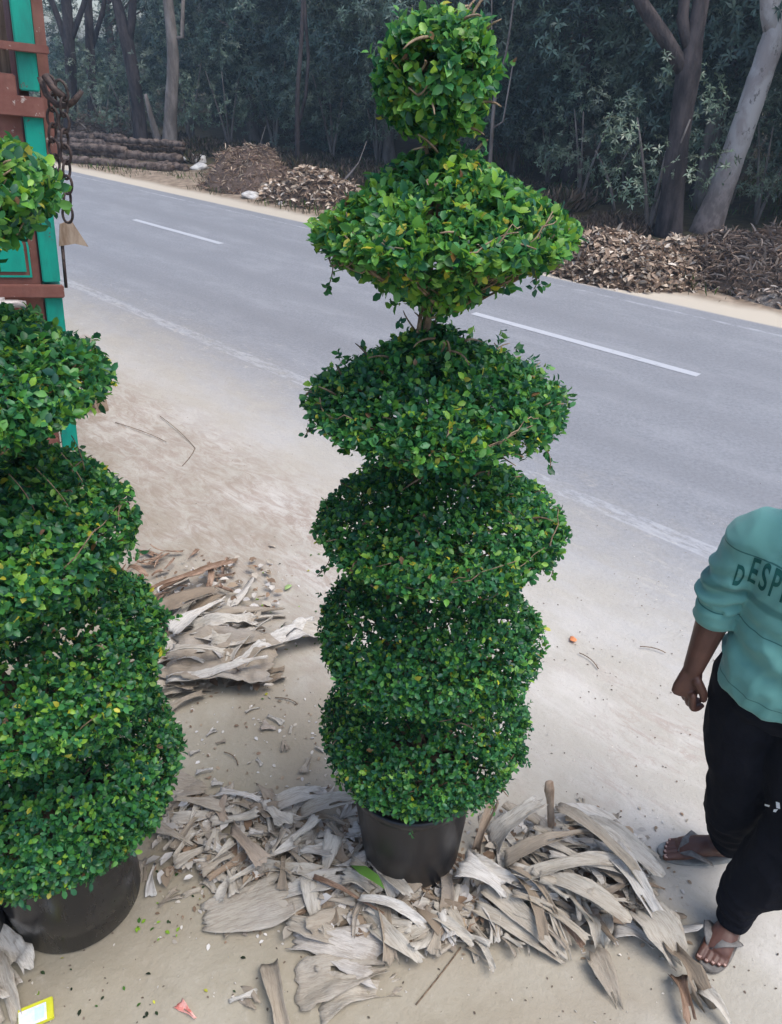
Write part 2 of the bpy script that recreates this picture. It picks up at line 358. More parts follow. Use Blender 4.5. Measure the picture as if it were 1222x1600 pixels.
# ------------------------------------------------------------ leaves
LEAF_T = np.array([[0, 0, 0], [.36, .80, .10], [.36, 0, 0], [.36, -.80, .10], [.74, .66, .08], [.74, 0, -.03], [.74, -.66, .08], [1.0, 0, -.10]])
LEAF_TRI = [(0, 2, 1), (0, 3, 2), (4, 5, 7), (5, 6, 7)]; LEAF_Q = [(1, 2, 5, 4), (2, 3, 6, 5)]
LEAF2_T = np.array([[0, 0, 0], [.5, .5, .06], [.5, -.5, .06], [1, 0, -.12]]); LEAF2_TRI = [(0, 2, 1), (1, 2, 3)]
def norm(a): return a/np.maximum(np.linalg.norm(a, axis=1, keepdims=True), 1e-9)
def leaves(P, A, N, size, width, colr, T=LEAF_T, TRI=LEAF_TRI, QD=LEAF_Q):
    """P base points, A leaf axes, N leaf normals"""
    A = norm(A); B = norm(np.cross(N, A)); N = np.cross(A, B); n = len(P); K = len(T)
    V = P[:, None, :]+size[:, None, None]*(T[None, :, 0, None]*A[:, None, :]+T[None, :, 1, None]*width*B[:, None, :]+T[None, :, 2, None]*N[:, None, :])
    off = (np.arange(n)*K)[:, None, None]
    tr = (np.array(TRI)[None]+off).reshape(-1, 3); q = (np.array(QD)[None]+off).reshape(-1, 4) if QD else None
    return V.reshape(-1, 3), tr, q, np.repeat(colr, K, axis=0)
def merge(parts):
    V = []; T = []; Q = []; Cc = []; o = 0
    for v, t, q, c in parts:
        V.append(v); T.append(t+o); Cc.append(c)
        if q is not None: Q.append(q+o)
        o += len(v)
    return np.concatenate(V), np.concatenate(T), (np.concatenate(Q) if Q else None), np.concatenate(Cc)
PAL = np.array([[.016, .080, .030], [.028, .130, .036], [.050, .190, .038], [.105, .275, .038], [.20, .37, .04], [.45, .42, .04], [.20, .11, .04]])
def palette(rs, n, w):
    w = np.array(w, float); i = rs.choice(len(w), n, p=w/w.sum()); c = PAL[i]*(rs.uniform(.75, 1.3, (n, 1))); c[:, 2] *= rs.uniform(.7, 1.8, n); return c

def surf_profile(prof):
    p = np.array(prof, float); d = np.diff(p, axis=0); ln = np.hypot(d[:, 0], d[:, 1]); rm = (p[:-1, 0]+p[1:, 0])/2
    return p, d, ln*np.maximum(rm, .01)
def tier_foliage(rs, prof, c, n, leaf, w, thick=.035, dens_bot=1.0, bumpy=.05, young=0.0, inset=.019):
    """prof: (r, z) list from the top of the tier to the bottom; sprigs of leaves all over its surface"""
    p, d, area = surf_profile(prof); zt = p[:, 1].max(); zb = p[:, 1].min()
    widest = p[p[:, 0].argmax(), 1]
    wgt = area.copy(); wgt[(p[:-1, 1]+p[1:, 1])/2 < widest-.01] *= dens_bot
    k = rs.choice(len(wgt), n*2, p=wgt/wgt.sum()); t = rs.uniform(0, 1, n*2); th = rs.uniform(0, 2*math.pi, n*2)
    r = p[k, 0]+d[k, 0]*t; z = p[k, 1]+d[k, 1]*t
    nr = -d[k, 1]; nz = d[k, 0]; ln = np.hypot(nr, nz)+1e-9; nr /= ln; nz /= ln
    keep = np.zeros(n*2, bool); bulge = np.zeros(n*2)
    for i in range(n*2):
        q = Vector((math.cos(th[i])*r[i], math.sin(th[i])*r[i], z[i]))
        g = noise.noise(q*14+Vector((c[0]*9, 5, 2))); keep[i] = g+rs.uniform(-.45, .45) > -.28; bulge[i] = noise.fractal(q*7+Vector((c[0]*5, 1, 9)), 1, 2, 2)
    k, t, th, r, z, nr, nz, bulge = [a[keep][:n] for a in (k, t, th, r, z, nr, nz, bulge)]; m = len(r)
    dep = rs.exponential(thick, m)-thick*.55; dep = np.minimum(dep, np.maximum(r*.8, .02)); dep -= bulge*bumpy*.6; dep += inset
    stray = rs.uniform(0, 1, m) < .015; dep[stray] -= rs.uniform(.01, .035, stray.sum())
    ct, s_ = np.cos(th), np.sin(th)
    Nn = np.stack([ct*nr, s_*nr, nz], 1); Pp = np.stack([ct*r, s_*r, z], 1)-Nn*dep[:, None]+np.array(c)
    ax = norm(Nn+rs.normal(0, .45, (m, 3))+np.array([0, 0, .35]))
    parts = []; tone = rs.uniform(0, 1, m)
    # side frame of each sprig
    e = norm(np.cross(ax, rs.normal(0, 1, (m, 3)))); f = np.cross(ax, e); nl = 5
    for j in range(nl):
        ang = 2*math.pi*(j*.382)+rs.uniform(-.4, .4, m); open_ = rs.uniform(.5, 1.35, m)
        side = e*np.cos(ang)[:, None]+f*np.sin(ang)[:, None]
        A = ax*np.cos(open_)[:, None]+side*np.sin(open_)[:, None]; N = ax*np.sin(open_)[:, None]-side*np.cos(open_)[:, None]+rs.normal(0, .25, (m, 3))
        sz = leaf*rs.uniform(.5, 1.3, m); bp = Pp+ax*((j-2)*leaf*.22)[..., None] if hasattr(leaf, '__len__') else Pp+ax*((j-2)*leaf*.22)
        w2 = np.array(w, float).copy()
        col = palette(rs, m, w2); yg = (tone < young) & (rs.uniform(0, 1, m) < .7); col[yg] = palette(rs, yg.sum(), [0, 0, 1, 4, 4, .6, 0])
        parts.append(leaves(bp, A, N, sz, .37, col))
    return merge(parts)
def bez(p0, p1, p2, n=6):
    p0, p1, p2 = map(Vector, (p0, p1, p2))
    return [p0*(1-t)**2+p1*2*t*(1-t)+p2*t*t for t in [i/n for i in range(n+1)]]

def topiary(name, base, tiers, pot, trunk_r, label, seed, potmat, leafk=1.0, lean=0.0):
    rs = np.random.RandomState(seed); rr = random.Random(seed)
    root = tag(empty(name, base), label, 'potted shrub')
    rt, rb, ht = pot
    m = MB(); m.lathe([(0.0, .004), (rb-.012, .004), (rb, .012), (rb+(rt-rb)*.5, ht*.5), (rt-.004, ht-.035), (rt-.004, ht-.033), (rt+.006, ht-.03), (rt+.008, ht-.004), (rt+.003, ht), (rt-.006, ht-.002), (rt-.01, ht-.05), (.0, ht-.055)][:11], 72)
    m.build('pot', potmat, root)
    m = MB(); prof = [(rt-.012, ht-.045), (rt*.6, ht-.03), (rt*.3, ht-.025), (.001, ht-.02)]; m.lathe(prof, 48); m.build('soil', M['soil'], root)
    top = max(q[1] for T_ in tiers for q in T_['prof'])
    pts = [Vector((0.012*math.sin(z*5+seed), .012*math.cos(z*4), z)) for z in np.linspace(ht-.05, top-.07, 26)]
    def ax(z): return Vector((0.012*math.sin(z*5+seed), .012*math.cos(z*4), z))
    m = MB(); m.tube(pts, [trunk_r*(1-.6*i/25) for i in range(26)], 9, jitter=.12, seed=seed)
    th2 = [Vector((.02*math.cos(z*9), .02*math.sin(z*9), 0))+ax(z) for z in np.linspace(ht-.05, top-.2, 40)]
    m.tube(th2, [trunk_r*.5*(1-.5*i/39) for i in range(40)], 6)
    m.build('trunk', M['bark'], root)
    for ti, T_ in enumerate(tiers):
        prof = T_['prof']; n = T_['n']
        me = np_mesh('foliage_tier', *[x for x in (lambda a: (a[0], a[2], a[1], a[3]))(tier_foliage(rs, prof, (0, 0, 0), int(n*1.5), T_.get('leaf', .024)*leafk*(.84 if ti < 2 else .76), T_['w'], T_.get('thick', .03), T_.get('db', .8), T_.get('bumpy', .03), T_.get('young', .1)))])
        fo = link('foliage_tier', me, M['leaf'], root); fo.location.x = T_.get('dx', lean)
        rmax = max(q[0] for q in prof); zw = [q[1] for q in prof if q[0] == rmax][0]; zb = min(q[1] for q in prof); zt = max(q[1] for q in prof)
        m = MB(); nb = T_.get('br', 12)
        for b in range(nb):               # boughs from the trunk out to the rim
            a = 2*math.pi*(b+rr.random()*.7)/nb; R1 = rmax*rr.uniform(.8, .97); z1 = zw+rr.uniform(-.03, .015)
            p0 = ax(zb+.01+rr.random()*.03); p2 = Vector((math.cos(a)*R1, math.sin(a)*R1, z1)); p1 = Vector((math.cos(a+.2)*R1*.45, math.sin(a+.2)*R1*.45, zb+(z1-zb)*rr.uniform(.2, .55)))
            q = bez(p0, p1, p2, 8); q = [v+Vector([rr.uniform(-.004, .004) for _ in range(3)]) for v in q]
            r0 = rr.uniform(.0035, .0065); m.tube(q, [r0*(1-.6*i/8) for i in range(9)], 5)
            for _ in range(3):            # forks
                i = rr.randint(3, 7); s = q[i]; a2 = a+rr.uniform(-.6, .6); e = Vector((math.cos(a2)*R1*rr.uniform(.85, 1.03), math.sin(a2)*R1*rr.uniform(.85, 1.03), z1+rr.uniform(-.03, .05)))
                m.tube(bez(s, (s+e)/2+Vector((0, 0, rr.uniform(-.02, .02))), e, 4), [.0026, .0024, .002, .0017, .0012], 4)
        for _ in range(int(T_.get('rim', 10)*.7)):   # thin shoots clipped along the rim and over the top
            a0 = rr.uniform(0, 6.28); da = rr.uniform(.25, .9); zz = zw+rr.uniform(-.045, .035); q = []
            for i in range(8):
                a = a0+da*i/7; rr2 = rmax*(.97+rr.uniform(-.012, .012))-.022; q.append(Vector((math.cos(a)*rr2, math.sin(a)*rr2, zz+rr.uniform(-.006, .006)+.02*math.sin(i*.5+a0))))
            m.tube(q, [.0017]*4+[.0012]*4, 4)
        for _ in range(T_.get('tw', 14)):
            i = rr.randrange(len(prof)-1); t = rr.random(); r = prof[i][0]*(1-t)+prof[i+1][0]*t; z = prof[i][1]*(1-t)+prof[i+1][1]*t; a = rr.uniform(0, 6.28)
            s = Vector((math.cos(a)*r*.8, math.sin(a)*r*.8, z)); e = s+Vector((math.cos(a+rr.uniform(-1, 1))*.05, math.sin(a+rr.uniform(-1, 1))*.05, rr.uniform(-.02, .05)))
            m.tube(bez(s, (s+e)/2+Vector((rr.uniform(-.015, .015), rr.uniform(-.015, .015), .01)), e, 4), [.003, .0028, .0025, .002, .0012], 4)
        m.build('branches', M['twig'] if ti < 3 else M['bark'], fo)
        # a few hanging sprigs
        if T_.get('hang'):
            P = []; m = MB()
            for (a, dr, dz, ln) in T_['hang']:
                s = Vector((math.cos(a)*rmax*dr, math.sin(a)*rmax*dr, zw+dz)); e = s+Vector((rr.uniform(-.02, .02)+math.cos(a)*ln*.4, rr.uniform(-.02, .02), -ln)); q = bez(s, (s+e)/2+Vector((.01, 0, 0)), e, 6); m.tube(q, .0012, 4)
                P += [(v+Vector((rr.uniform(-.006, .006), rr.uniform(-.006, .006), 0))) for v in q[1:] for _ in range(2)]
            P = np.array([tuple(v) for v in P]); k = len(P); A = norm(rs.normal(0, 1, (k, 3))+np.array([0, 0, -.6])); N = rs.normal(0, 1, (k, 3))
            v, t_, q_, c_ = leaves(P, A, N, rs.uniform(.012, .02, k), .42, palette(rs, k, [1, 2, 2, 1, .3, 0, 0]))
            sp = link('hanging_sprig', np_mesh('hanging_sprig', v, q_, t_, c_), M['leaf'], fo); m.build('twig', M['bark'], fo)
    return root
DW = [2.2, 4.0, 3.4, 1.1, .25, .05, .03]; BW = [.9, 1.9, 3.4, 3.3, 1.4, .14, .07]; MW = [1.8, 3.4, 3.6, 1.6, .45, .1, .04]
T_mid = [
 dict(prof=[(.01, 2.355), (.065, 2.35), (.09, 2.325), (.102, 2.285), (.105, 2.245), (.096, 2.205), (.062, 2.175), (.03, 2.155)], n=850, dx=0.014, leaf=.026, w=BW, thick=.022, young=.12, br=5, rim=4, tw=16, bumpy=.03),
 dict(prof=[(.02, 2.14), (.06, 2.122), (.115, 2.09), (.175, 2.05), (.23, 2.012), (.266, 1.985), (.245, 1.96), (.185, 1.92), (.125, 1.88), (.07, 1.845), (.02, 1.81)], n=2100, dx=0.038, leaf=.026, w=BW, thick=.016, db=.34, young=.2, br=22, rim=34, tw=22, hang=[(3.4, .85, -.04, .06), (5.6, .8, -.05, .03)]),
 dict(prof=[(.02, 1.79), (.06, 1.768), (.12, 1.732), (.19, 1.69), (.25, 1.655), (.297, 1.628), (.26, 1.602), (.18, 1.58), (.10, 1.56), (.04, 1.53)], n=2600, dx=0.036, leaf=.024, w=MW, thick=.022, db=.65, young=.1, br=18, rim=16, tw=26, hang=[(3.3, .97, -.02, .04), (5.7, .9, -.05, .04)]),
 dict(prof=[(.03, 1.47), (.09, 1.452), (.16, 1.415), (.225, 1.375), (.28, 1.335), (.310, 1.305), (.275, 1.275), (.19, 1.255), (.12, 1.23), (.06, 1.20)], n=3000, dx=0.056, leaf=.022, w=MW, thick=.022, db=.7, br=16, rim=14, tw=26, hang=[(3.4, .9, -.06, .05), (5.8, .9, -.04, .03)]),
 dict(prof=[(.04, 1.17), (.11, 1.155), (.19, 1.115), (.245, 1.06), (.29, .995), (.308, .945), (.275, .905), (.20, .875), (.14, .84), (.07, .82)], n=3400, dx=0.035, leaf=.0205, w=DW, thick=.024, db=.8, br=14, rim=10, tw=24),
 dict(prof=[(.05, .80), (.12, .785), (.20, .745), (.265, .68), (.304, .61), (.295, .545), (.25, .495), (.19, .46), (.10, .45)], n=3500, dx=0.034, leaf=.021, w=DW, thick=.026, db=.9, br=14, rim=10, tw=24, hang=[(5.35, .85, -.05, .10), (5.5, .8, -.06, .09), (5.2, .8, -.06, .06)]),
]
topiary('potted_topiary', (.067, 1.59, .0), T_mid, (.19, .155, .40), .016, 'tall tiered topiary in the middle, whole from ball top to dull black pot', 11, M['pot'])
def left_tiers(x):
    return x
T_left = [
 dict(prof=[(.01, 2.42), (.06, 2.415), (.11, 2.38), (.13, 2.32), (.12, 2.27), (.09, 2.24), (.04, 2.23)], n=700, leaf=.028, w=BW, thick=.022, young=.12, br=5, rim=4, tw=10),
 dict(prof=[(.02, 2.19), (.10, 2.185), (.17, 2.17), (.28, 2.14), (.335, 2.10), (.345, 2.07), (.31, 2.03), (.22, 2.0), (.10, 1.98), (.04, 1.96)], n=2400, leaf=.030, w=BW, thick=.026, db=.8, young=.12, br=18, rim=16, tw=160, pale=.25),
 dict(prof=[(.03, 1.87), (.12, 1.86), (.22, 1.825), (.30, 1.775), (.36, 1.725), (.368, 1.70), (.32, 1.67), (.25, 1.625), (.16, 1.58), (.06, 1.54)], n=2900, leaf=.028, w=MW, thick=.026, db=.5, young=.14, br=24, rim=22, tw=44, hang=[(6.1, .78, -.10, .10), (5.9, .72, -.11, .09), (.1, .75, -.10, .08), (5.7, .7, -.10, .09)]),
 dict(prof=[(.04, 1.52), (.18, 1.51), (.25, 1.475), (.32, 1.43), (.368, 1.38), (.35, 1.32), (.28, 1.275), (.19, 1.245), (.10, 1.22)], n=3700, leaf=.026, w=MW, thick=.026, db=.7, young=.1, br=16, rim=12, tw=26),
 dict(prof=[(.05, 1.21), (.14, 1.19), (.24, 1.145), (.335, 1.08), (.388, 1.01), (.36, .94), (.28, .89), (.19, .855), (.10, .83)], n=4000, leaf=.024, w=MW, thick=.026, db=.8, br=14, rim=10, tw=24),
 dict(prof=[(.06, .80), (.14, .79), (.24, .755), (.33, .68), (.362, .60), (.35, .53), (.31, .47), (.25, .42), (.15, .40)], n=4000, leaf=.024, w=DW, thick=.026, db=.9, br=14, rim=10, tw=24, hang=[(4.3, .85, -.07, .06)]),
]
LB = (-.99, 1.43, 0)
topiary('potted_topiary', LB, T_left, (.21, .19, .37), .018, 'tiered topiary in shiny black pot beside truck, cut off by left edge', 23, M['pot_shiny'], lean=.04)
# third pot, mostly outside the left edge
q = G(-70, 1440); m = MB(); m.lathe([(0, .003), (.18, .003), (.19, .015), (.215, .36), (.225, .37), (.205, .37), (.195, .31), (.0, .31)], 64)
tag(m.build('plant_pot', M['pot_shiny']), 'black plastic pot edge behind the left topiary pot, nearly all out of frame', 'plant pot').location = (q.x, q.y, 0)

# ------------------------------------------------------------ husks
def husk_mesh(L, Wd, arch=.02, cup=.25, twist=0.0, taper=(1, .6), seed=0, bend=0.0, crump=.01, th=.0009, jag=.15):
    arch *= .62; cup *= .75; crump *= 1.15
    rr = random.Random(seed); nu = max(8, int(L/.016)); nu = min(nu, 34); nv = max(6, min(15, int(Wd/.011)))
    V = []; so_ = rr.uniform(0, 50); curve_r = cup; kt = rr.uniform(.3, .7); ks = rr.uniform(-.10, .10); pl = rr.uniform(60, 120); pa = rr.uniform(.0006, .0018)
    rag = [rr.uniform(-1, 1) for _ in range(2*nv+2)]
    for i in range(nu+1):
        t = i/nu
        w = Wd*(taper[0]*(1-t)+taper[1]*t)*(1+.14*noise.noise(Vector((t*5, so_, 0)))+.05*noise.noise(Vector((t*22, so_, 3))))
        for j in range(nv+1):
            s = j/nv-.5
            jg = jag*Wd*min(1, (.06/Wd)**.5); e0 = rag[j]*jg; e1 = rag[nv+1+j]*jg*1.5
            x = (t-.5)*L+(1-t)**4*e0+t**4*e1
            a = curve_r*2*s*(1+.5*math.sin(t*3+so_))
            y = w*(math.sin(a*1.2)/(1.2*curve_r*2+1e-6) if abs(curve_r) > .05 else s); zc = w*.5*curve_r*(2*s)**2
            z = arch*4*t*(1-t)+zc+crump*noise.noise(Vector((x*9, y*16, so_)))+crump*.5*noise.noise(Vector((x*30, y*40, so_)))
            z += pa*abs(((y*pl) % 2)-1)+ks*Wd*2*max(0, t-kt)*3*(1 if L < .2 else .4)
            y += bend*math.sin(t*math.pi)
            ta = twist*(t-.5); yy = y*math.cos(ta)-zc*math.sin(ta); z = z+y*math.sin(ta)
            V.append((x, yy, z))
    Q = []; n1 = nv+1
    hole = set()
    if rr.random() < .4:      # a split running in from one end
        j = rr.randint(2, nv-2); a0 = rr.randint(int(nu*.45), int(nu*.8))
        for i in range(a0, nu): hole.add((i, j))
    for i in range(nu):
        for j in range(nv):
            if (i, j) not in hole or nu-i < 1: Q.append((i*n1+j, i*n1+j+1, (i+1)*n1+j+1, (i+1)*n1+j))
    # thickness
    me = bpy.data.meshes.new('dry_husk'); me.from_pydata(V, [], Q); me.update()
    bm = bmesh.new(); bm.from_mesh(me); bmesh.ops.solidify(bm, geom=bm.faces[:], thickness=th); bm.to_mesh(me); bm.free()
    return me
HN = [0]
def husk(p0, p1, Wd, arch=.02, z0=.006, z1=.006, label=None, group=None, mat=None, roll=0.0, name='dry_husk', cat='dry husk', **k):
    a = G(*p0, z0); b = G(*p1, z1); d = b-a; L = d.length; HN[0] += 1
    me = husk_mesh(L, Wd, arch=arch, seed=k.pop('seed', HN[0]), **k)
    o = link(name, me, mat or M['husk']); o.location = (a+b)/2
    yaw = math.atan2(d.y, d.x); pit = -math.asin(max(-1, min(1, d.z/L)))
    o.rotation_euler = Euler((roll, pit, yaw), 'XYZ')
    tag(o, label, cat, group); return o
def in_poly(x, y, P):
    c = False; j = len(P)-1
    for i in range(len(P)):
        if (P[i][1] > y) != (P[j][1] > y) and x < (P[j][0]-P[i][0])*(y-P[i][1])/(P[j][1]-P[i][1])+P[i][0]: c = not c
        j = i
    return c
PROTO = [husk_mesh(L, w, a, c, t, tp, 900+i, b, .012) for i, (L, w, a, c, t, tp, b) in enumerate([
    (.16, .05, .02, .5, .3, (1, .7), .0), (.11, .06, .012, .4, -.4, (.9, .8), .0), (.22, .04, .03, .7, .6, (1, .5), .02), (.13, .035, .01, .8, .2, (1, .4), .01),
    (.09, .05, .015, .3, .5, (1, 1), .0), (.19, .065, .03, .5, -.5, (.8, 1), .0), (.28, .035, .03, .9, .5, (1, .4), -.03), (.08, .04, .01, .6, .1, (1, .6), .0),
    (.14, .045, .025, .2, .9, (1, .3), .0), (.10, .08, .012, .4, -.2, (.7, .9), .0), (.24, .05, .04, .6, -.8, (.6, .9), .02), (.12, .03, .0, 1.1, .0, (1, .8), .0)])]
for me in PROTO: me.materials.append(M['husk']); me.polygons.foreach_set('use_smooth', [True]*len(me.polygons))
def pile(poly, n, label, group, hmax=.08, smin=.7, smax=1.3, yaw=None, spread=3.2, protos=None, seed=1, tilt=.3, mat=None, hc=None):
    rr = random.Random(seed); xs = [p[0] for p in poly]; ys = [p[1] for p in poly]; k = 0
    cx, cy = hc or (sum(xs)/len(xs), sum(ys)/len(ys)); rx = (max(xs)-min(xs))/2; ry = (max(ys)-min(ys))/2
    while k < n:
        x = rr.uniform(min(xs), max(xs)); y = rr.uniform(min(ys), max(ys))
        if not in_poly(x, y, poly): continue
        e = max(0, 1-math.hypot((x-cx)/rx, (y-cy)/ry)); z = .006+hmax*math.sqrt(e)*rr.uniform(.25, 1)
        me = PROTO[rr.choice(protos)] if protos else rr.choice(PROTO)
        if mat:
            me = me.copy(); me.materials.clear(); me.materials.append(mat)
        o = bpy.data.objects.new('dry_husk', me); COL.objects.link(o); o.location = G(x, y, z); s = rr.uniform(smin, smax); o.scale = (s, s, s)
        o.rotation_euler = (rr.uniform(-tilt, tilt)+(math.pi if rr.random() < .4 else 0), rr.uniform(-tilt, tilt)*.6, (yaw if yaw is not None else 0)+rr.uniform(-spread, spread))
        if o.rotation_euler.x > 2: o.location.z += .02
        tag(o, label, 'dry husk', group); k += 1
# --- pile behind, between the plants
gA = 'curled husks lying between the two topiaries'
husk((262, 1030), (430, 1045), .26, .05, .04, .05, 'broadest pale grey sheath in the pile between the two plants', gA, cup=.35, taper=(.8, 1), crump=.03)
husk((355, 1060), (500, 985), .16, .09, .02, .03, 'pinkish sheath arching off the ground towards the middle plant', gA, cup=.6, taper=(.6, .9), crump=.03)
husk((440, 985), (540, 1000), .10, .04, .03, .01, 'thin curled sheath tip touching the middle plant', gA, cup=.5)
husk((350, 1070), (442, 1055), .10, .02, .01, .01, 'small ragged sheath lying in front of the arched one', gA, cup=.4, crump=.03)
husk((240, 960), (340, 925), .10, .03, .08, .08, 'whitish husk strip on top of the pile beside the brown fibres', gA, cup=.5)
husk((270, 990), (350, 940), .08, .03, .10, .10, 'bluish white folded husk in the middle of the left pile', gA, cup=.7)
husk((300, 985), (400, 975), .13, .05, .08, .06, 'wavy grey sheath above the broadest sheath', gA, cup=.4, crump=.03)
husk((330, 1010), (440, 1000), .10, .04, .08, .05, 'narrow wavy sheath across the broadest sheath', gA, cup=.5, crump=.03)
husk((235, 1095), (330, 1070), .09, .03, .01, .02, 'long pale sheath at the near side of the back pile', gA, cup=.5)
husk((260, 1115), (320, 1085), .07, .02, .01, .03, 'short folded sheath beside the left plant rim', gA, cup=.6)
pile([(200, 960), (300, 910), (420, 960), (420, 1020), (300, 1090), (210, 1100)], 26, 'loose grey husk in the pile between the two plants', gA, .12, .8, 1.5, seed=3, yaw=.4, spread=1.2)
pile([(170, 880), (240, 855), (370, 880), (360, 925), (250, 960), (180, 950)], 40, 'brown fibrous husk at the back of the pile by the left plant', 'brown fibres behind the left plant', .10, .35, .75, seed=4, mat=M['brownhusk'], protos=[2, 3, 6, 7, 10])
husk((195, 945), (320, 895), .05, .03, .10, .12, 'long brown stalk lying over the brown fibres', gA, mat=M['brownhusk'], cup=.9)
husk((250, 925), (365, 880), .05, .04, .06, .08, 'reddish brown curled stalk ending in a tuft', gA, mat=M['brownhusk'], cup=.9)
# --- heap left of the pot
gB = 'broken husks heaped in front of the middle pot'
pile([(230, 1290), (270, 1240), (420, 1240), (560, 1240), (570, 1330), (560, 1400), (430, 1400), (330, 1370)], 72, 'broken husk chip in the heap left of the middle pot', gB, .10, .6, 1.1, seed=5, protos=[0, 1, 3, 4, 5, 7, 8, 9, 11])
pile([(430, 1360), (560, 1340), (640, 1390), (750, 1400), (760, 1470), (640, 1480), (560, 1440), (470, 1420)], 44, 'husk scrap in the band of litter along the foot of the pot', 'husk scraps along the pot foot', .06, .6, 1.2, seed=6)
husk((320, 1432), (480, 1385), .16, .015, .008, .03, 'large flat tan sheath lying left of the front heap', gB, cup=.1, taper=(.5, .9), crump=.008, bend=-.02)
husk((440, 1400), (550, 1370), .07, .03, .02, .05, 'pale strip lying across the large flat tan sheath', gB, cup=.4)
husk((460, 1465), (592, 1500), .155, .02, .008, .012, 'largest pale oblong sheath in front of the middle pot', gB, cup=.15, taper=(1, .8), crump=.012)
husk((450, 1445), (525, 1465), .06, .02, .03, .03, 'short strip resting on the largest pale sheath', gB, cup=.3)
husk((465, 1545), (600, 1515), .10, .02, .008, .02, 'folded tan sheath below the largest pale sheath', gB, cup=.3, crump=.02)
husk((500, 1560), (620, 1540), .14, .02, .006, .006, 'wide grey sheath with pleats at the bottom of the frame', gB, cup=.2, crump=.025)
husk((420, 1510), (445, 1620), .085, .04, .01, .01, 'standing curled sheath cut by the bottom edge left of centre', gB, cup=.8, taper=(.6, 1))
husk((375, 1545), (400, 1575), .055, .01, .006, .006, 'small triangular husk left of the standing curled sheath', gB, cup=.2, taper=(.4, 1))
husk((490, 1372), (600, 1430), .022, .02, .06, .05, 'narrow orange brown stalk crossing the front heap', gB, mat=M['brownhusk'], cup=1.2)
husk((535, 1370), (600, 1385), .10, .01, .07, .05, 'flat square grey husk leaning by the pot base', gB, cup=.2)
husk((235, 1290), (300, 1325), .05, .02, .03, .03, 'long pointed husk at the left end of the heap', gB, cup=.6)
husk((270, 1250), (350, 1262), .06, .02, .05, .06, 'pale husk on the top left of the heap', gB, cup=.4)
husk((430, 1262), (500, 1245), .07, .04, .04, .05, 'arched brown sheath at the back of the heap', gB, cup=.8)
husk((470, 1275), (560, 1250), .07, .04, .04, .06, 'arched tan sheath reaching the pot from the left', gB, cup=.8)
husk((255, 1225), (320, 1240), .11, .01, .01, .01, 'flat whitish husk behind the left end of the heap', gB, cup=.2)
husk((590, 1360), (640, 1400), .05, .03, .02, .09, 'small torn husk standing against the pot front', gB, cup=.7)
# --- right heap of long strips
gC = 'long husk strips piled right of the middle pot'
husk((870, 1262), (1010, 1400), 0.066, .09, .15, .05, 'long arched strip forming the ridge of the right heap', gC, cup=.9, taper=(.6, 1))
husk((940, 1310), (1050, 1480), 0.086, .06, .10, .03, 'pale arched sheath running down towards the front foot', gC, cup=.6, taper=(.6, 1))
husk((1000, 1420), (1062, 1500), 0.098, .05, .06, .03, 'broad cream sheath beside the front sandal', gC, cup=.5, taper=(.8, 1))
husk((1045, 1480), (1105, 1565), 0.078, .05, .04, .02, 'ragged whitish sheath just below the front sandal', gC, cup=.6, crump=.03, jag=.3)
husk((1055, 1525), (1075, 1600), 0.070, .03, .01, .01, 'brown curled sheath under the ragged whitish one', gC, cup=.9, mat=M['brownhusk'])
husk((1095, 1545), (1145, 1610), 0.039, .04, .03, .01, 'dark edged strip leaving the bottom right of the frame', gC, cup=.8)
husk((770, 1320), (850, 1255), 0.101, .05, .03, .18, 'bright white bent sheath standing behind the right heap', gC, cup=.45, taper=(.8, 1))
husk((745, 1330), (775, 1250), 0.055, .03, .02, .16, 'tan sheath standing beside the pot rim on the right', gC, cup=.8)
husk((720, 1350), (785, 1395), 0.094, .03, .10, .06, 'flat square sheath resting at the right of the pot base', gC, cup=.25, taper=(1, .9))
husk((760, 1385), (870, 1490), 0.055, .03, .06, .02, 'long flat strip pointing down from the square sheath', gC, cup=.5)
husk((850, 1400), (885, 1500), 0.047, .03, .07, .01, 'pale upright strip at the front of the right heap', gC, cup=.6)
husk((800, 1400), (890, 1440), 0.039, .03, .08, .05, 'thin strip crossing the front of the right heap', gC, cup=.8)
husk((930, 1420), (940, 1480), 0.070, .04, .05, .03, 'crumpled bluish white husk low in the right heap', gC, cup=.6, crump=.04)
husk((930, 1490), (965, 1570), 0.055, .02, .03, .006, 'pinkish split husk trailing onto the sand', gC, cup=.5, taper=(1, .5), jag=.3)
husk((960, 1450), (1020, 1475), 0.070, .03, .02, .02, 'smooth grey sheath tucked under the cream sheath', gC, cup=.6)
husk((790, 1345), (930, 1300), 0.047, .05, .08, .14, 'tan strip rising across the middle of the right heap', gC, cup=.8)
husk((820, 1370), (960, 1350), 0.039, .05, .10, .12, 'long cream strip lying over the right heap', gC, cup=.8)
husk((800, 1360), (940, 1420), 0.039, .05, .09, .06, 'long tan strip lying under the cream strip', gC, cup=.8)
husk((905, 1290), (985, 1345), 0.070, .04, .12, .08, 'shaded hollow sheath inside the right heap', gC, cup=.9)
husk((955, 1290), (1030, 1345), 0.039, .02, .05, .01, 'pale strip pointing to the far sandal', gC, cup=.4)
husk((885, 1275), (945, 1285), 0.062, .02, .04, .02, 'whitish scrap behind the right heap', gC, cup=.3, crump=.03)
husk((835, 1400), (910, 1480), 0.031, .03, .05, .02, 'dark brown edged strip in front of the right heap', gC, cup=.8, mat=M['brownhusk'])
husk((740, 1420), (880, 1500), 0.047, .03, .03, .01, 'lowest long strip of the right heap', gC, cup=.6)
pile([(760, 1330), (860, 1290), (960, 1300), (1020, 1390), (1010, 1440), (900, 1450), (800, 1420)], 44, 'long narrow husk in the heap right of the middle pot', gC, .13, .8, 1.4, yaw=-.75, spread=.7, protos=[2, 6, 10, 0, 3], seed=8)
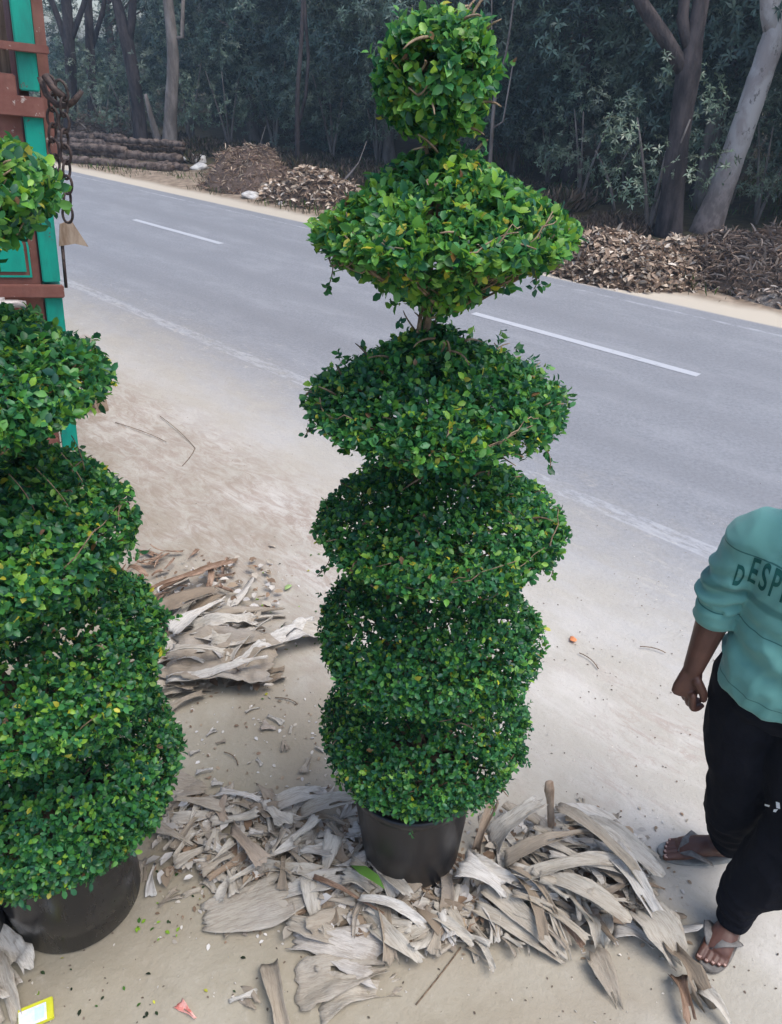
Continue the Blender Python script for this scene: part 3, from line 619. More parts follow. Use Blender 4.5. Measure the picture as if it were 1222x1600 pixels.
pile([(690, 1390), (790, 1400), (850, 1470), (740, 1500), (680, 1460)], 20, 'short husk between the pot and the right heap', 'short husks by the pot', .06, .6, 1.1, yaw=-1.2, spread=.9, seed=9)
def loose(name, label, polys, seed):
    rr = random.Random(seed); bm = bmesh.new()
    for poly, n, hmax, s0, s1, yaw, sp in polys:
        xs = [p[0] for p in poly]; ys = [p[1] for p in poly]; k = 0
        while k < n:
            x = rr.uniform(min(xs), max(xs)); y = rr.uniform(min(ys), max(ys))
            if not in_poly(x, y, poly): continue
            e = max(0, 1-math.hypot((x-sum(xs)/len(xs))/((max(xs)-min(xs))/2), (y-sum(ys)/len(ys))/((max(ys)-min(ys))/2)))
            M_ = Matrix.LocRotScale(G(x, y, .006+hmax*math.sqrt(e)*rr.uniform(.1, .85)), Euler((rr.uniform(-.3, .3), rr.uniform(-.2, .2), yaw+rr.uniform(-sp, sp))), Vector([rr.uniform(s0, s1)]*3))
            n0 = len(bm.verts); bm.from_mesh(rr.choice(PROTO)); bm.verts.ensure_lookup_table()
            bmesh.ops.transform(bm, matrix=M_, verts=bm.verts[n0:]); k += 1
    me = bpy.data.meshes.new(name); bm.to_mesh(me); bm.free(); tag(link(name, me, M['husk_mix']), label, 'husks', kind='stuff')
loose('loose_husks', 'countless smaller husk shreds filling the heaps round the pots', [
    ([(230, 1290), (270, 1240), (420, 1240), (560, 1240), (570, 1330), (560, 1400), (430, 1400), (330, 1370)], 130, .06, .35, .8, 0, 3.2),
    ([(430, 1360), (560, 1340), (640, 1390), (750, 1400), (760, 1470), (640, 1480), (560, 1440), (470, 1420)], 90, .04, .35, .8, 0, 3.2),
    ([(760, 1330), (860, 1290), (960, 1300), (1020, 1390), (1010, 1440), (900, 1450), (800, 1420)], 150, .12, .3, .9, -.75, 1.4),
    ([(200, 960), (300, 910), (420, 960), (420, 1020), (300, 1090), (210, 1100)], 40, .08, .5, 1., .4, 1.2)], 77)
# stick standing in the heap
a = G(862, 1320, .0); b = G(858, 1222, .10)
m = MB(); q = bez(a, (a+b)/2+Vector((.004, 0, 0)), PF(858, 1222, a.y+.01), 8); m.tube(q, [(.012, .006)]*6+[(.014, .008), (.017, .010), (.013, .007)], 8, jitter=.2)
tag(m.build('dry_stick', M['wood']), 'brown stick standing upright in the right husk heap', 'stick')
# scattered scraps
sc = [(330, 1145, .5), (305, 1175, .4), (405, 1190, .5), (340, 1225, .4), (430, 1125, .5), (395, 1110, .45), (445, 1165, .6), (480, 1195, .7), (500, 1170, .5), (355, 1250, .4), (320, 1205, .4), (240, 1375, .9), (265, 1405, .8), (225, 1360, .8), (300, 1395, .7), (330, 1385, .6), (370, 1455, .5), (390, 1450, .4), (290, 1350, .6), (345, 1160, .35), (300, 1240, .5), (270, 1145, .5), (380, 1560, .5), (835, 1482, .3), (910, 1255, .5), (935, 1270, .5), (455, 1140, .5), (420, 1138, .6)]
for i, (x, y, s) in enumerate(sc):
    o = bpy.data.objects.new('husk_scrap', PROTO[[4, 1, 7, 9, 0, 3][i % 6]]); COL.objects.link(o); o.location = G(x, y, .008); o.scale = (s, s, s); o.rotation_euler = (rnd.uniform(-.1, .1), 0, rnd.uniform(0, 6))
    tag(o, 'small pale husk scrap lying alone on the bare sand', 'husk scrap', 'scattered husk scraps')
husk((-30, 1460), (30, 1540), .16, .03, .01, .02, 'big pinkish grey husk at the bottom left corner', 'husks in the left corner', cup=.5, crump=.03)
husk((-20, 1490), (15, 1600), .10, .03, .03, .01, 'second curled husk in the bottom left corner, nearer the frame edge', 'husks in the left corner', cup=.7, crump=.03)
# small crumbs: husk fibres, green leaf crumbs, pebbles
rs = np.random.RandomState(5)
def crumbs(name, label, cat, regions, n, size, pal, mat, zlift=.004):
    P = []
    while len(P) < n:
        x0, y0, x1, y1 = regions[rs.randint(len(regions))]; g = G(rs.uniform(x0, x1), rs.uniform(y0, y1)); P.append((g.x, g.y, gheight(g.x, g.y)+zlift+(0 if .711*g.x+.703*g.y < 2.8 else .012)))
    P = np.array(P); A = norm(np.stack([rs.normal(0, 1, n), rs.normal(0, 1, n), rs.normal(0, .12, n)], 1)); N = norm(np.stack([rs.normal(0, .3, n), rs.normal(0, .3, n), np.ones(n)], 1))
    pal = np.array(pal); c = pal[rs.randint(len(pal), size=n)]*rs.uniform(.7, 1.25, (n, 1))
    v, t, q, c = leaves(P, A, N, rs.uniform(size[0], size[1], n), .35, c)
    return tag(link(name, np_mesh(name, v, q, t, c), mat), label, cat, kind='stuff')
HP = [(.42, .37, .30), (.52, .48, .42), (.30, .23, .16), (.56, .53, .49), (.22, .15, .10)]
crumbs('husk_crumbs', 'fine husk crumbs and fibres strewn around the heaps on the sand', 'crumbs', [(240, 1090, 560, 1260), (240, 1250, 780, 1480), (240, 1250, 780, 1480), (700, 1260, 1080, 1500), (200, 860, 470, 1110)], 1000, (.005, .022), HP, M['litter'], .003)
crumbs('pile_fibres', 'short dry fibres caught inside the husk heaps', 'fibres', [(250, 1255, 570, 1380), (450, 1350, 760, 1470), (760, 1300, 1000, 1440), (230, 880, 430, 1080)], 1300, (.015, .06), HP, M['litter'], .03)
crumbs('green_leaf_crumbs', 'tiny fallen green and yellow leaves scattered on the near sand', 'fallen leaves', [(60, 1380, 420, 1600), (200, 1330, 330, 1460), (400, 860, 500, 1100)], 90, (.008, .02), [(.05, .13, .02), (.2, .35, .03), (.4, .4, .05), (.03, .05, .02), (.02, .03, .015)], M['litter'])
crumbs('ground_grit', 'tiny dark grit and chaff on the sandy shoulder', 'grit', [(100, 560, 560, 1100), (780, 900, 1222, 1330), (0, 1400, 1222, 1600), (560, 750, 1222, 1100)], 900, (.003, .011), [(.16, .12, .09), (.5, .46, .4), (.1, .08, .06)], M['litter'], .002)
def one_leaf(name, px, py, L, ang, c, label, cat, wf=.3):
    g = G(px, py, .008); v, t, q, cc = leaves(np.array([[0, 0, 0.]]), np.array([[1., 0, .05]]), np.array([[0, .1, 1.]]), np.array([L]), wf, np.array([c]))
    o = link(name, np_mesh(name, v, q, t, cc), M['litter']); o.location = g; o.rotation_euler = (0, 0, ang); md = o.modifiers.new('s', 'SOLIDIFY'); md.thickness = .0008; tag(o, label, cat)
one_leaf('fallen_leaf', 445, 922, .055, 1.0, (.36, .50, .20), 'single pale green leaf lying on sand between the plants', 'leaf', .35)
one_leaf('fallen_leaf', 388, 886, .05, .1, (.30, .15, .08), 'single rust brown leaf on sand above the green one', 'leaf', .16)
one_leaf('fallen_leaf', 418, 852, .055, -.4, (.45, .38, .30), 'single tan curled leaf highest on the sand between the plants', 'leaf', .16)
one_leaf('orange_scrap', 890, 1000, .035, .2, (.75, .28, .12), 'small orange scrap on sand right of the middle plant', 'scrap', .8)
one_leaf('fallen_leaf', 545, 1350, .13, -.6, (.10, .22, .04), 'long green leaf lying over husks at the pot base', 'leaf', .16); bpy.data.objects[-1 if False else 0]
for o in bpy.data.objects:
    if o.get('label') == 'long green leaf lying over husks at the pot base': o.location = G(548, 1352, .115)
for i, (x, y, x2, y2) in enumerate([(250, 650, 305, 700), (305, 700, 285, 728), (180, 660, 260, 690), (350, 1175, 372, 1195), (430, 1090, 465, 1100), (905, 1020, 935, 1045), (1000, 1010, 1040, 1020), (650, 1570, 720, 1480)]):
    a, b = G(x, y, .008), G(x2, y2, .008); m = MB(); m.tube(bez(a, (a+b)/2+Vector((.02, .015, .004)), b, 6), .0022, 5)
    tag(m.build('thin_twig', M['bark']), ['dark twig on the sand beside the wooden post', 'short hooked twig joined near the first twig', 'faint dark twig nearest the wooden post', 'small twig among scraps left of the heap', 'thin twig right of the arched sheath', 'thin twig on the sand below the orange scrap', 'twig on the sand left of the hand', 'long thin stalk in front of the pot reaching the sand'][i], 'twig')
# packet and wrapper at the bottom left
root = tag(empty('matchbox', G(58, 1588, .0), (0, 0, .42)), 'yellow and white small packet lying at the bottom left corner', 'packet')
m = MB(); m.box(-.045, .045, -.03, .03, .004, .018); m.build('box', M['yellow'] if False else simple('yellow_card', (.55, .56, .03), (.62, .60, .04), 20, .5), root, False, .002)
m = MB(); m.box(-.043, .028, -.029, .019, .0182, .0188); m.build('printed_face', simple('pale_print', (.62, .68, .78), (.78, .74, .80), 60, .5, .3, 0), root, False)
m = MB(); m.box(-.002, .022, -.022, .012, .019, .0194); m.build('pale_square', simple('pale_blue_print', (.50, .68, .78), (.6, .75, .8), 60, .5, .3, 0), root, False)
husk((278, 1566), (305, 1592), .022, .008, .01, .01, 'crumpled pink wrapper on the sand at the bottom left', None, mat=simple('pink_foil', (.62, .16, .12), (.75, .42, .36), 50, .4), name='candy_wrapper', cat='wrapper', cup=.5, crump=.01)

# ------------------------------------------------------------ truck corner
TZ = R(24)
tr = tag(empty('cargo_truck', (-1.358, 2.78, .095), (0, R(6.2), TZ)), 'parked truck body with rusty brown panels and bright green corner post at left edge', 'truck')
m = MB(); m.box(-2.3, -.075, .0, .05, .80, 2.07); m.build('rear_panel', M['panel'], tr, False)
m = MB()
for k in range(12): m.box(-2.3+.185*k, -2.3+.185*k+.178, .012, .045, 2.135, 2.9)
m.build('plank_board', M['bedwood'], tr, False)
m = MB(); m.box(-.068, -.008, -.02, .07, .80, 1.46); m.box(-.068, -.008, -.02, .07, 1.475, 2.02); m.box(-.068, -.008, -.02, .07, 2.09, 2.9); m.build('corner_post', M['green'], tr, False, .004)
m = MB(); m.box(-.005, .028, .02, .07, 1.9, 2.9); m.build('side_rail', M['panel'], tr, False)
m = MB(); m.box(-2.3, -.078, -.035, -.001, 2.07, 2.135); m.build('upper_rail', M['panel'], tr, False, .004)
m = MB(); m.box(-.15, .0, -.04, -.021, 2.015, 2.075); m.build('rail_bracket', M['panel'], tr, False, .003)
m = MB(); m.box(-2.3, -.0, -.045, -.022, 1.425, 1.47); m.build('lower_rail', M['panel'], tr, False, .004)
m = MB(); m.box(-2.3, -.08, -.02, -.001, .80, .86); m.build('bottom_sill', M['panel'], tr, False, .003)
m = MB(); m.box(-.12, .03, -.05, -.021, 2.20, 2.225); m.build('post_collar', M['panel'], tr, False, .003)
m = MB(); m.box(-1.0, -.15, -.03, .08, .69, .795); m.build('bumper_bar', M['redlow'], tr, False, .006)
m = MB(); m.box(-2.26, -2.24, .05, 4.4, .92, 2.9); m.box(-.07, -.04, .071, 4.4, .92, 2.85); m.build('side_wall', M['panel'], tr, False)
m = MB(); m.box(-2.24, -.07, .05, 4.4, .88, .91); m.build('bed_floor', M['bedwood'], tr, False)
m = MB(); m.box(-1.75, -1.65, .1, 5.6, .72, .87); m.box(-.65, -.55, .1, 5.6, .72, .87); m.build('chassis_rail', M['rust'], tr, False)
m = MB(); m.box(-2.25, -.1, 4.5, 5.9, .75, 2.6); m.build('cab', M['panel'], tr, False, .06)
for x, y in ((-2.0, .9), (-.45, .9), (-2.0, 5.0), (-.45, 5.0)):
    w = MB(); prof = []
    n = 32
    for (r, yy) in [(.28, -.12), (.42, -.13), (.48, -.09), (.48, .09), (.42, .13), (.28, .12)]:
        prof.append((r, yy))
    V = []; F = []
    for r, yy in prof:
        for k in range(n): V.append((x+yy, y+r*math.cos(2*math.pi*k/n), .395+r*math.sin(2*math.pi*k/n)))
    for i in range(5):
        for k in range(n): F.append((i*n+k, i*n+(k+1) % n, (i+1)*n+(k+1) % n, (i+1)*n+k))
    w.add(V, F); wo = w.build('wheel', M['tyre'], tr)
    w = MB(); w.tube([(x-.09, y, .395), (x+.09, y, .395)], .285, 24); w.build('rim', M['steel'], wo, False)
# painted motifs on the panel
def decal(name, pts, mat, y=-.004, par=tr, th=.003): m = MB(); m.prism(pts, y-th, y); return m.build(name, mat, par, False)
decal('painted_motif', [(-0.302, 1.51), (-0.117, 1.51), (-0.117, 1.60), (-0.142, 1.70), (-0.192, 1.76), (-0.302, 1.76)], M['green'])
decal('motif_outline', [(-0.302, 1.49), (-0.100, 1.49), (-0.100, 1.60), (-0.112, 1.66), (-0.107, 1.60), (-0.107, 1.497), (-0.302, 1.497)], M['green'], -.003)
decal('yellow_patch', [(-0.442, 1.60), (-0.187, 1.585), (-0.217, 1.625), (-0.252, 1.645), (-0.442, 1.66)], M['yellow'], -.008)
decal('red_patch', [(-0.442, 1.662), (-0.232, 1.635), (-0.204, 1.66), (-0.212, 1.70), (-0.242, 1.67), (-0.252, 1.70), (-0.442, 1.70)], M['red'], -.0075)
decal('yellow_patch', [(-0.542, 1.13), (-0.242, 1.13), (-0.242, 1.20), (-0.542, 1.22)], M['yellow'], -.008)
decal('green_stripe', [(-.55, .985), (-.14, .985), (-.14, 1.02), (-.55, 1.02)], M['green'], -.008)
V = []; m = MB(); cx, cz = -.225, 1.93
pts = [Vector((cx+.055*math.cos(t), -.004, cz+.062*math.sin(t))) for t in np.linspace(0, 2*math.pi, 33)]; m.tube(pts, [(.0018, .006)]*33, 6)
m.tube([(cx-.02, -.004, cz-.03), (cx-.02, -.004, cz+.03), (cx+.01, -.004, cz+.03), (cx+.02, -.004, cz+.015), (cx+.005, -.004, cz), (cx+.025, -.004, cz-.03)], [(.0018, .004)]*6, 6)
m.build('emblem_ring', M['whitepaint'], tr)
m = MB(); m.tube(bez((-.155, -.004, 1.985), (-.135, -.004, 1.93), (-.165, -.004, 1.78), 10), [(.002, .006)]*11, 6); m.build('white_stroke', M['whitepaint'], tr)
m = MB(); m.tube([(-.5, -.06, 1.41), (-.16, -.06, 1.41), (-.135, -.055, 1.405)], .014, 10); m.box(-.25, -.2, -.06, -.022, 1.385, 1.43); m.build('latch_bar', M['steel'], tr)
m = MB()
for bx, bz in ((-.13, 1.33), (-.11, 2.045), (-.13, 1.10)): m.tube([(bx, .0, bz), (bx, -.012, bz)], .009, 8)
m.build('bolt', M['rust'], tr)
decal('white_blotch', [(-0.235, 1.27), (-0.210, 1.34), (-0.190, 1.33), (-0.185, 1.29), (-0.170, 1.335), (-0.145, 1.33), (-0.140, 1.27)], M['whitepaint'])
m = MB(); m.prism([(.0, 1.60), (.01, 1.675), (.05, 1.69), (.10, 1.60), (.055, 1.61), (.03, 1.605)], .0, .012); m.build('bracket_plate', M['wood'], tr, False)
m = MB(); m.tube([(.01, .01, 1.45), (.012, .01, 1.60)], .006, 6); m.build('bracket_pin', M['rust'], tr)
# chains
def chain(pts_px, fwd, label, link_r=.011, wire=.0042, asp=1.75):
    P = [PF(x, y, fwd) for x, y in pts_px]; root = tag(empty('hanging_chain', P[0]), label, 'chain', 'chains hanging from the truck corner'); seg = []
    tot = sum((P[i+1]-P[i]).length for i in range(len(P)-1)); step = link_r*asp*2*.83-.002; n = max(2, int(tot/step))
    def at(s):
        for i in range(len(P)-1):
            l = (P[i+1]-P[i]).length
            if s <= l or i == len(P)-2: return P[i].lerp(P[i+1], s/l), (P[i+1]-P[i]).normalized()
            s -= l
    for k in range(n):
        c, d = at((k+.5)*step); X = Vector((1, 0, 0)) if k % 2 == 0 else Vector((.35, .93, 0)); X = (X-d*X.dot(d)).normalized()
        q = [c-root.location+X*link_r*math.cos(t)+d*link_r*asp*math.sin(t)*(1 if abs(math.sin(t)) < .98 else .98) for t in np.linspace(0, 2*math.pi, 17)]
        mm = MB(); mm.tube(q, wire, 6, cap=False); mm.build('chain_link', M['rust'], root)
chain([(76, 120), (82, 150), (82, 210), (88, 262), (90, 305)], 2.66, 'shorter inner rusty chain hanging against the green post', .016, .0044)
chain([(92, 128), (100, 150), (100, 200), (104, 260), (106, 348)], 2.6, 'longer outer rusty chain hanging in front of the road', .016, .0044)
m = MB(); q = [PF(x, y, 2.62) for x, y in ((62, 120), (72, 148), (88, 163), (104, 166), (116, 158), (128, 142))]; m.tube(q, [.009, .009, .01, .0095, .009, .007], 8); m.tube([PF(70, 118, 2.61), PF(84, 138, 2.6), PF(100, 152, 2.6)], .011, 8)
tag(m.build('iron_hook', M['rust']), 'rusty curved iron hook rod sticking out above the chains', 'hook')
# wooden post beyond the left plant
g = G(158, 640); root = tag(empty('wooden_post', g, (R(2), R(-2), .5)), 'short weathered wooden post end standing on the sand behind left plant', 'post')
m = MB(); m.box(-.05, .05, -.045, .045, -.05, .50); m.build('post_body', M['wood'], root, False, .008); m = MB(); m.box(-.052, .052, -.047, .047, .502, .57); m.build('post_cap', simple('pale_wood', (.33, .29, .25), (.45, .41, .37), 20, .9), root, False, .012)

# ------------------------------------------------------------ far verge: heaps, logs, rocks, scrub
def heap(px, py, rx, ry, hh, n, size, pal, name, label, cat, seed, twig=False, wf=.24):
    g = G(px, py); root = tag(empty(name, (g.x, g.y, 0), (0, 0, R(-45))), label, cat); rs = np.random.RandomState(seed)
    def hz(x, y):
        r2 = (x/rx)**2+(y/ry)**2; return hh*max(0, 1-r2)**.8*(1+.5*noise.fractal(Vector((x*2.2, y*2.2, seed)), 1, 2, 3))
    k = 40; V = [((i/k*2-1)*rx*1.05, (j/k*2-1)*ry*1.05, hz((i/k*2-1)*rx, (j/k*2-1)*ry)-.02) for j in range(k+1) for i in range(k+1)]
    Q = [(j*(k+1)+i, j*(k+1)+i+1, (j+1)*(k+1)+i+1, (j+1)*(k+1)+i) for j in range(k) for i in range(k)]
    link('mound', np_mesh('mound', V, quads=Q), simple('mound_soil', tuple(np.array(pal[0])*.5), tuple(np.array(pal[-1])*.7), 9, .95, .1, 1, .05), root)
    a = rs.uniform(0, 2*math.pi, n); r = np.sqrt(rs.uniform(0, 1.12, n)); X = np.cos(a)*r*rx; Y = np.sin(a)*r*ry
    P = np.array([(x, y, hz(x, y)+rs.uniform(0, .05)) for x, y in zip(X, Y)])
    A = norm(np.stack([rs.normal(0, 1, n), rs.normal(0, 1, n), rs.normal(0, .45, n)], 1)); N = norm(np.stack([rs.normal(0, .6, n), rs.normal(0, .6, n), np.ones(n)], 1))
    pal = np.array(pal); c = pal[rs.randint(len(pal), size=n)]*rs.uniform(.6, 1.35, (n, 1))
    v, t, q, c = leaves(P, A, N, rs.uniform(size[0], size[1], n), .07 if twig else wf, c)
    tag(link('dry_leaves' if not twig else 'dry_twigs', np_mesh('dry_leaves', v, q, t, c), M['litter'], root), kind='stuff')
TP = [(.26, .185, .13), (.42, .32, .23), (.50, .41, .31), (.34, .25, .18), (.58, .50, .41), (.20, .14, .10)]; GP = [(.20, .155, .125), (.30, .24, .195), (.38, .32, .27), (.16, .12, .095), (.26, .19, .14)]
heap(965, 425, 1.0, .7, .36, 4600, (.04, .13), TP, 'leaf_heap', 'heap of tan dry leaves at the road edge left of the leaning tree', 'leaf heap', 1)
heap(1075, 428, .8, .6, .30, 3000, (.04, .13), TP, 'leaf_heap', 'smaller tan leaf heap below the leaning pale trunk', 'leaf heap', 2)
heap(1180, 436, 1.15, .8, .42, 5200, (.06, .22), GP, 'brush_heap', 'greyish heap of fine twigs and straw at the right edge', 'brush heap', 3, True)
heap(390, 292, .95, .8, .62, 2200, (.06, .18), TP[:4]+[(.30, .22, .18)], 'brush_heap', 'brown brush heap with a pale peak beyond the road', 'brush heap', 4, True)
heap(490, 312, 1.2, .7, .42, 2000, (.06, .16), TP, 'brush_heap', 'low spreading brown litter heap right of the peaked heap', 'brush heap', 5)
heap(1262, 470, 1.0, .5, .18, 700, (.05, .12), GP+[(.42, .38, .34)], 'litter_heap', 'low grey litter spread below the straw heap at the right edge', 'litter heap', 7)
heap(165, 222, 1.9, .9, .55, 1600, (.1, .35), GP, 'brush_heap', 'faded grey brush heap behind the logs at far left', 'brush heap', 8, True)
for i, (x, y, s, lb) in enumerate([(393, 306, .16, 'white rag like stone at the foot of the brown brush heap'), (418, 308, .07, 'small white stone right of the larger white stone'), (340, 290, .09, 'small white stone left of the brush heap'), (352, 294, .06, 'smallest white stone between log pile and brush heap'), (305, 250, .26, 'white sack shaped rock at the end of the log pile'), (312, 262, .18, 'grey stone below the white rock by the logs'), (1192, 448, .09, 'yellowish stone in the litter at right'), (1000, 447, .05, 'small pale stone on the edge of the tan heap'), (440, 318, .07, 'cream stone nearest the road beside the low heap'), (900, 418, .10, 'whitish scrap stone at left end of tan heap'), (1205, 468, .05, 'grey pebble low at the right edge')]):
    bm = bmesh.new(); bmesh.ops.create_icosphere(bm, subdivisions=3, radius=s)
    for v in bm.verts: v.co *= 1+.55*noise.noise(v.co/s*1.3+Vector((i*7, 0, 0))); v.co.z *= .5
    me = bpy.data.meshes.new('stone'); bm.to_mesh(me); bm.free(); o = link('stone', me, M['rock']); o.location = G(x, y, s*.2); o.rotation_euler = (0, 0, i); tag(o, lb, 'stone')
lg = [((60, 232), (200, 243), .12, .55), ((90, 240), (270, 256), .13, .12), ((80, 232), (285, 250), .13, .36), ((60, 226), (290, 243), .12, .60), ((250, 249), (292, 256), .11, .12), ((150, 225), (200, 229), .10, .75), ((60, 222), (150, 230), .12, .80), ((170, 236), (292, 246), .10, .85)]
lbs = ['brown log at the front left of the stack', 'lowest long log of the stack beyond the road', 'middle long log of the stack beyond the road', 'upper long log of the stack beyond the road', 'short log stub at the right end of the stack', 'short broken log lying behind the stack', 'rough log at the far left rear of the stack', 'topmost log of the stack at its right end']
for i, ((x0, y0), (x1, y1), r, z) in enumerate(lg):
    a = G(x0, y0+12); b = G(x1, y1+12); a.z = b.z = z*.50; k = 26; rr = random.Random(i)
    m = MB(); m.tube([a.lerp(b, t/k)+Vector((0, 0, .03*noise.noise(Vector((t*.7, i, 0))))) for t in range(k+1)], [r*.72*rr.uniform(.75, 1.2) for _ in range(k+1)], 10, jitter=.3, seed=i)
    tag(m.build('log', M['log']), lbs[i], 'log', 'logs stacked beyond the road')
# grass and scrub on the verge
def blades(name, label, cat, n, region, hgt, pal, seed, wdt=.03, lean=.35):
    rs = np.random.RandomState(seed); u0, u1, s0, s1 = region; u = rs.uniform(u0, u1, n); s = rs.uniform(s0, s1, n)
    cl = np.array([noise.noise(Vector((a*.9, b*.9, seed))) for a, b in zip(u, s)]); k = cl > -.12; u, s, cl = u[k], s[k], cl[k]; n = len(u)
    P = np.stack([NU.x*u+NS.x*s, NU.y*u+NS.y*s, np.full(n, -.01)], 1); A = norm(np.stack([rs.normal(0, lean, n), rs.normal(0, lean, n), np.ones(n)], 1)); N = rs.normal(0, 1, (n, 3))
    pal = np.array(pal); c = pal[rs.randint(len(pal), size=n)]*rs.uniform(.6, 1.35, (n, 1))
    v, t, q, c = leaves(P, A, N, rs.uniform(hgt[0], hgt[1], n)*(1+cl), wdt, c)
    return tag(link(name, np_mesh(name, v, q, t, c), M['litter']), label, cat, kind='stuff')
DP = [(.16, .115, .085), (.22, .16, .12), (.10, .08, .05), (.28, .21, .15)]; OL = [(.06, .075, .035), (.09, .09, .04), (.13, .12, .07), (.18, .14, .09)]
blades('dry_scrub', 'low brown and olive scrub bank along the far verge', 'scrub', 90000, (10.2, 12.4, -30, -7.2), (.08, .32), OL+DP, 1, .03, .6)
blades('dry_weeds', 'thin reddish brown dry weeds behind the leaf heaps', 'weeds', 30000, (9.3, 10.9, -7.5, 3), (.07, .24), DP, 2, .018, .5)
blades('verge_grass', 'sparse short grass tufts along the far road edge', 'grass', 3000, (8.1, 9.4, -22, 3), (.04, .12), OL+[(.09, .16, .03)], 3, .06)
blades('field_grass', 'green grass glimpsed beneath the trees', 'grass', 4000, (12.6, 17, -14, 4), (.05, .18), [(.07, .14, .03), (.05, .10, .03), (.12, .10, .05)], 4, .06)

# ------------------------------------------------------------ trees
def rosettes(rs, P, ax, nl, size, w, colr, droop=.2):
    m = len(P); e = norm(np.cross(ax, rs.normal(0, 1, (m, 3)))); f = np.cross(ax, e); parts = []
    for j in range(nl):
        ang = 2*math.pi*j/nl+rs.uniform(-.3, .3, m); op = rs.uniform(.9, 1.6, m); side = e*np.cos(ang)[:, None]+f*np.sin(ang)[:, None]
        A = ax*np.cos(op)[:, None]+side*np.sin(op)[:, None]+np.array([0, 0, -droop]); N = ax*np.sin(op)[:, None]-side*np.cos(op)[:, None]+rs.normal(0, .2, (m, 3))
        parts.append(leaves(P, A, N, size*rs.uniform(.7, 1.2, m), w, colr*rs.uniform(.75, 1.25, (m, 1)), LEAF2_T, LEAF2_TRI, None))
    return merge(parts)
TREEPAL = np.array([[.028, .056, .044], [.048, .088, .066], [.075, .12, .085], [.10, .145, .095], [.13, .17, .12]])
def crown_mesh(seed, rx, rz, cz, nclump, nro, leaf=.16, pal=TREEPAL, cr=(.45, .95), nl=6, open_=0.0):
    rs = np.random.RandomState(seed); P = []; A = []; Cc = []
    for c in range(nclump):
        d = norm(rs.normal(0, 1, (1, 3)))[0]; d[2] = d[2]*.95; rr = rs.uniform(.72, 1.0)
        cen = np.array([d[0]*rx*rr, d[1]*rx*rr, cz+d[2]*rz*rr]); r = rs.uniform(*cr); tone = pal[rs.randint(len(pal))]*rs.uniform(.8, 1.25)
        n = int(nro*(r/.7)**2); dd = norm(rs.normal(0, 1, (n, 3))+np.array([0, 0, .25])); rad = r*rs.uniform(.75, 1.1, (n, 1))*np.array([1, 1, .75])
        P.append(cen+dd*rad); A.append(norm(dd+np.array([0, 0, .4])+rs.normal(0, .25, (n, 3)))); Cc.append(np.repeat(tone[None], n, 0)*rs.uniform(.8, 1.3, (n, 1)))
    P = np.concatenate(P); k = P[:, 2] > .12; P = P[k]; A = np.concatenate(A)[k]; Cc = np.concatenate(Cc)[k]
    v, t, q, c = rosettes(rs, P, A, nl, leaf, .28, Cc)
    me = np_mesh('crown', v, None, t, c); me.materials.append(M['wood_leaf']); me.polygons.foreach_set('use_smooth', [True]*len(me.polygons)); return me
CROWNS = [crown_mesh(50+i, 2.6, 3.6, 3.7, 125, 105, .125, cr=(.28, .7)) for i in range(4)]
YOUNG = [crown_mesh(70+i, .9, .95, 1.25, 34, 90, .085, np.array([[.09, .14, .09], [.14, .19, .12], [.20, .24, .16]]), (.14, .32)) for i in range(2)]
def trunk_mesh(seed, h, r, mat, lean=.0, fork=True):
    rr = random.Random(seed); m = MB(); k = 12; pts = []; x = y = 0
    for i in range(k+1): pts.append(Vector((x, y, h*i/k-.05))); x += rr.uniform(-.05, .05)*h/6+lean; y += rr.uniform(-.05, .05)*h/6
    m.tube(pts, [r*(1.35 if i == 0 else 1)*(1-.55*i/k) for i in range(k+1)], 10, jitter=.15, seed=seed)
    if fork:
        for _ in range(7):
            i = rr.randint(3, k-1); a = rr.uniform(0, 6.28); e = pts[i]+Vector((math.cos(a)*rr.uniform(1, 2.1), math.sin(a)*rr.uniform(1, 2.1), rr.uniform(.4, 1.8)))
            m.tube(bez(pts[i], (pts[i]+e)/2+Vector((0, 0, -.1)), e, 6), [r*.38*(1-.12*j) for j in range(7)], 6, jitter=.1)
    me = m.mesh('trunk'); me.materials.append(mat); me.polygons.foreach_set('use_smooth', [True]*len(me.polygons)); return me
TRUNKS = [trunk_mesh(5+i, 6.5, .17, M['darkbark']) for i in range(3)]+[trunk_mesh(31, 6, .15, M['greybark'])]
def tree(loc, s, rz, ci, ti, label, group=None, cz=0.0, name='broadleaf_tree'):
    root = tag(empty(name, loc, (0, 0, rz)), label, 'tree', group); root.scale = (s, s, s)
    o = bpy.data.objects.new('crown', CROWNS[ci]); COL.objects.link(o); o.parent = root; o.location = (0, 0, cz)
    o = bpy.data.objects.new('trunk', TRUNKS[ti]); COL.objects.link(o); o.parent = root
    return root
rr = random.Random(99); tr_n = 0
front = []
for row, (du, st, off) in enumerate([(13.7, 2.5, 0), (16.8, 3.1, 1.5), (19.8, 3.4, .4), (24, 4.2, 1.7)]):
    s = -34-row*3
    while s < 6.5+row*3:
        front.append((du+rr.uniform(-.6, .6), s+off+rr.uniform(-.6, .6), row)); s += st
marks = [(0, 'far left behind the truck post'), (170, 'behind the log stack, left part'), (260, 'behind the right end of the logs'), (340, 'behind the white rock by the logs'), (430, 'behind the peaked brush heap'), (540, 'behind the low brown litter heap'), (680, 'just left of the topiary ball'), (820, 'just right of the topiary ball'), (930, 'behind the small grey green tree'), (1040, 'behind the tan leaf heap'), (1130, 'behind the forked dark trunk'), (1230, 'behind the pale leaning trunk')]
used_l = set()
def where(p):
    zc = p.y*math.cos(PITCH)+H*math.sin(PITCH); x = 611+FPX*p.x/zc; return x
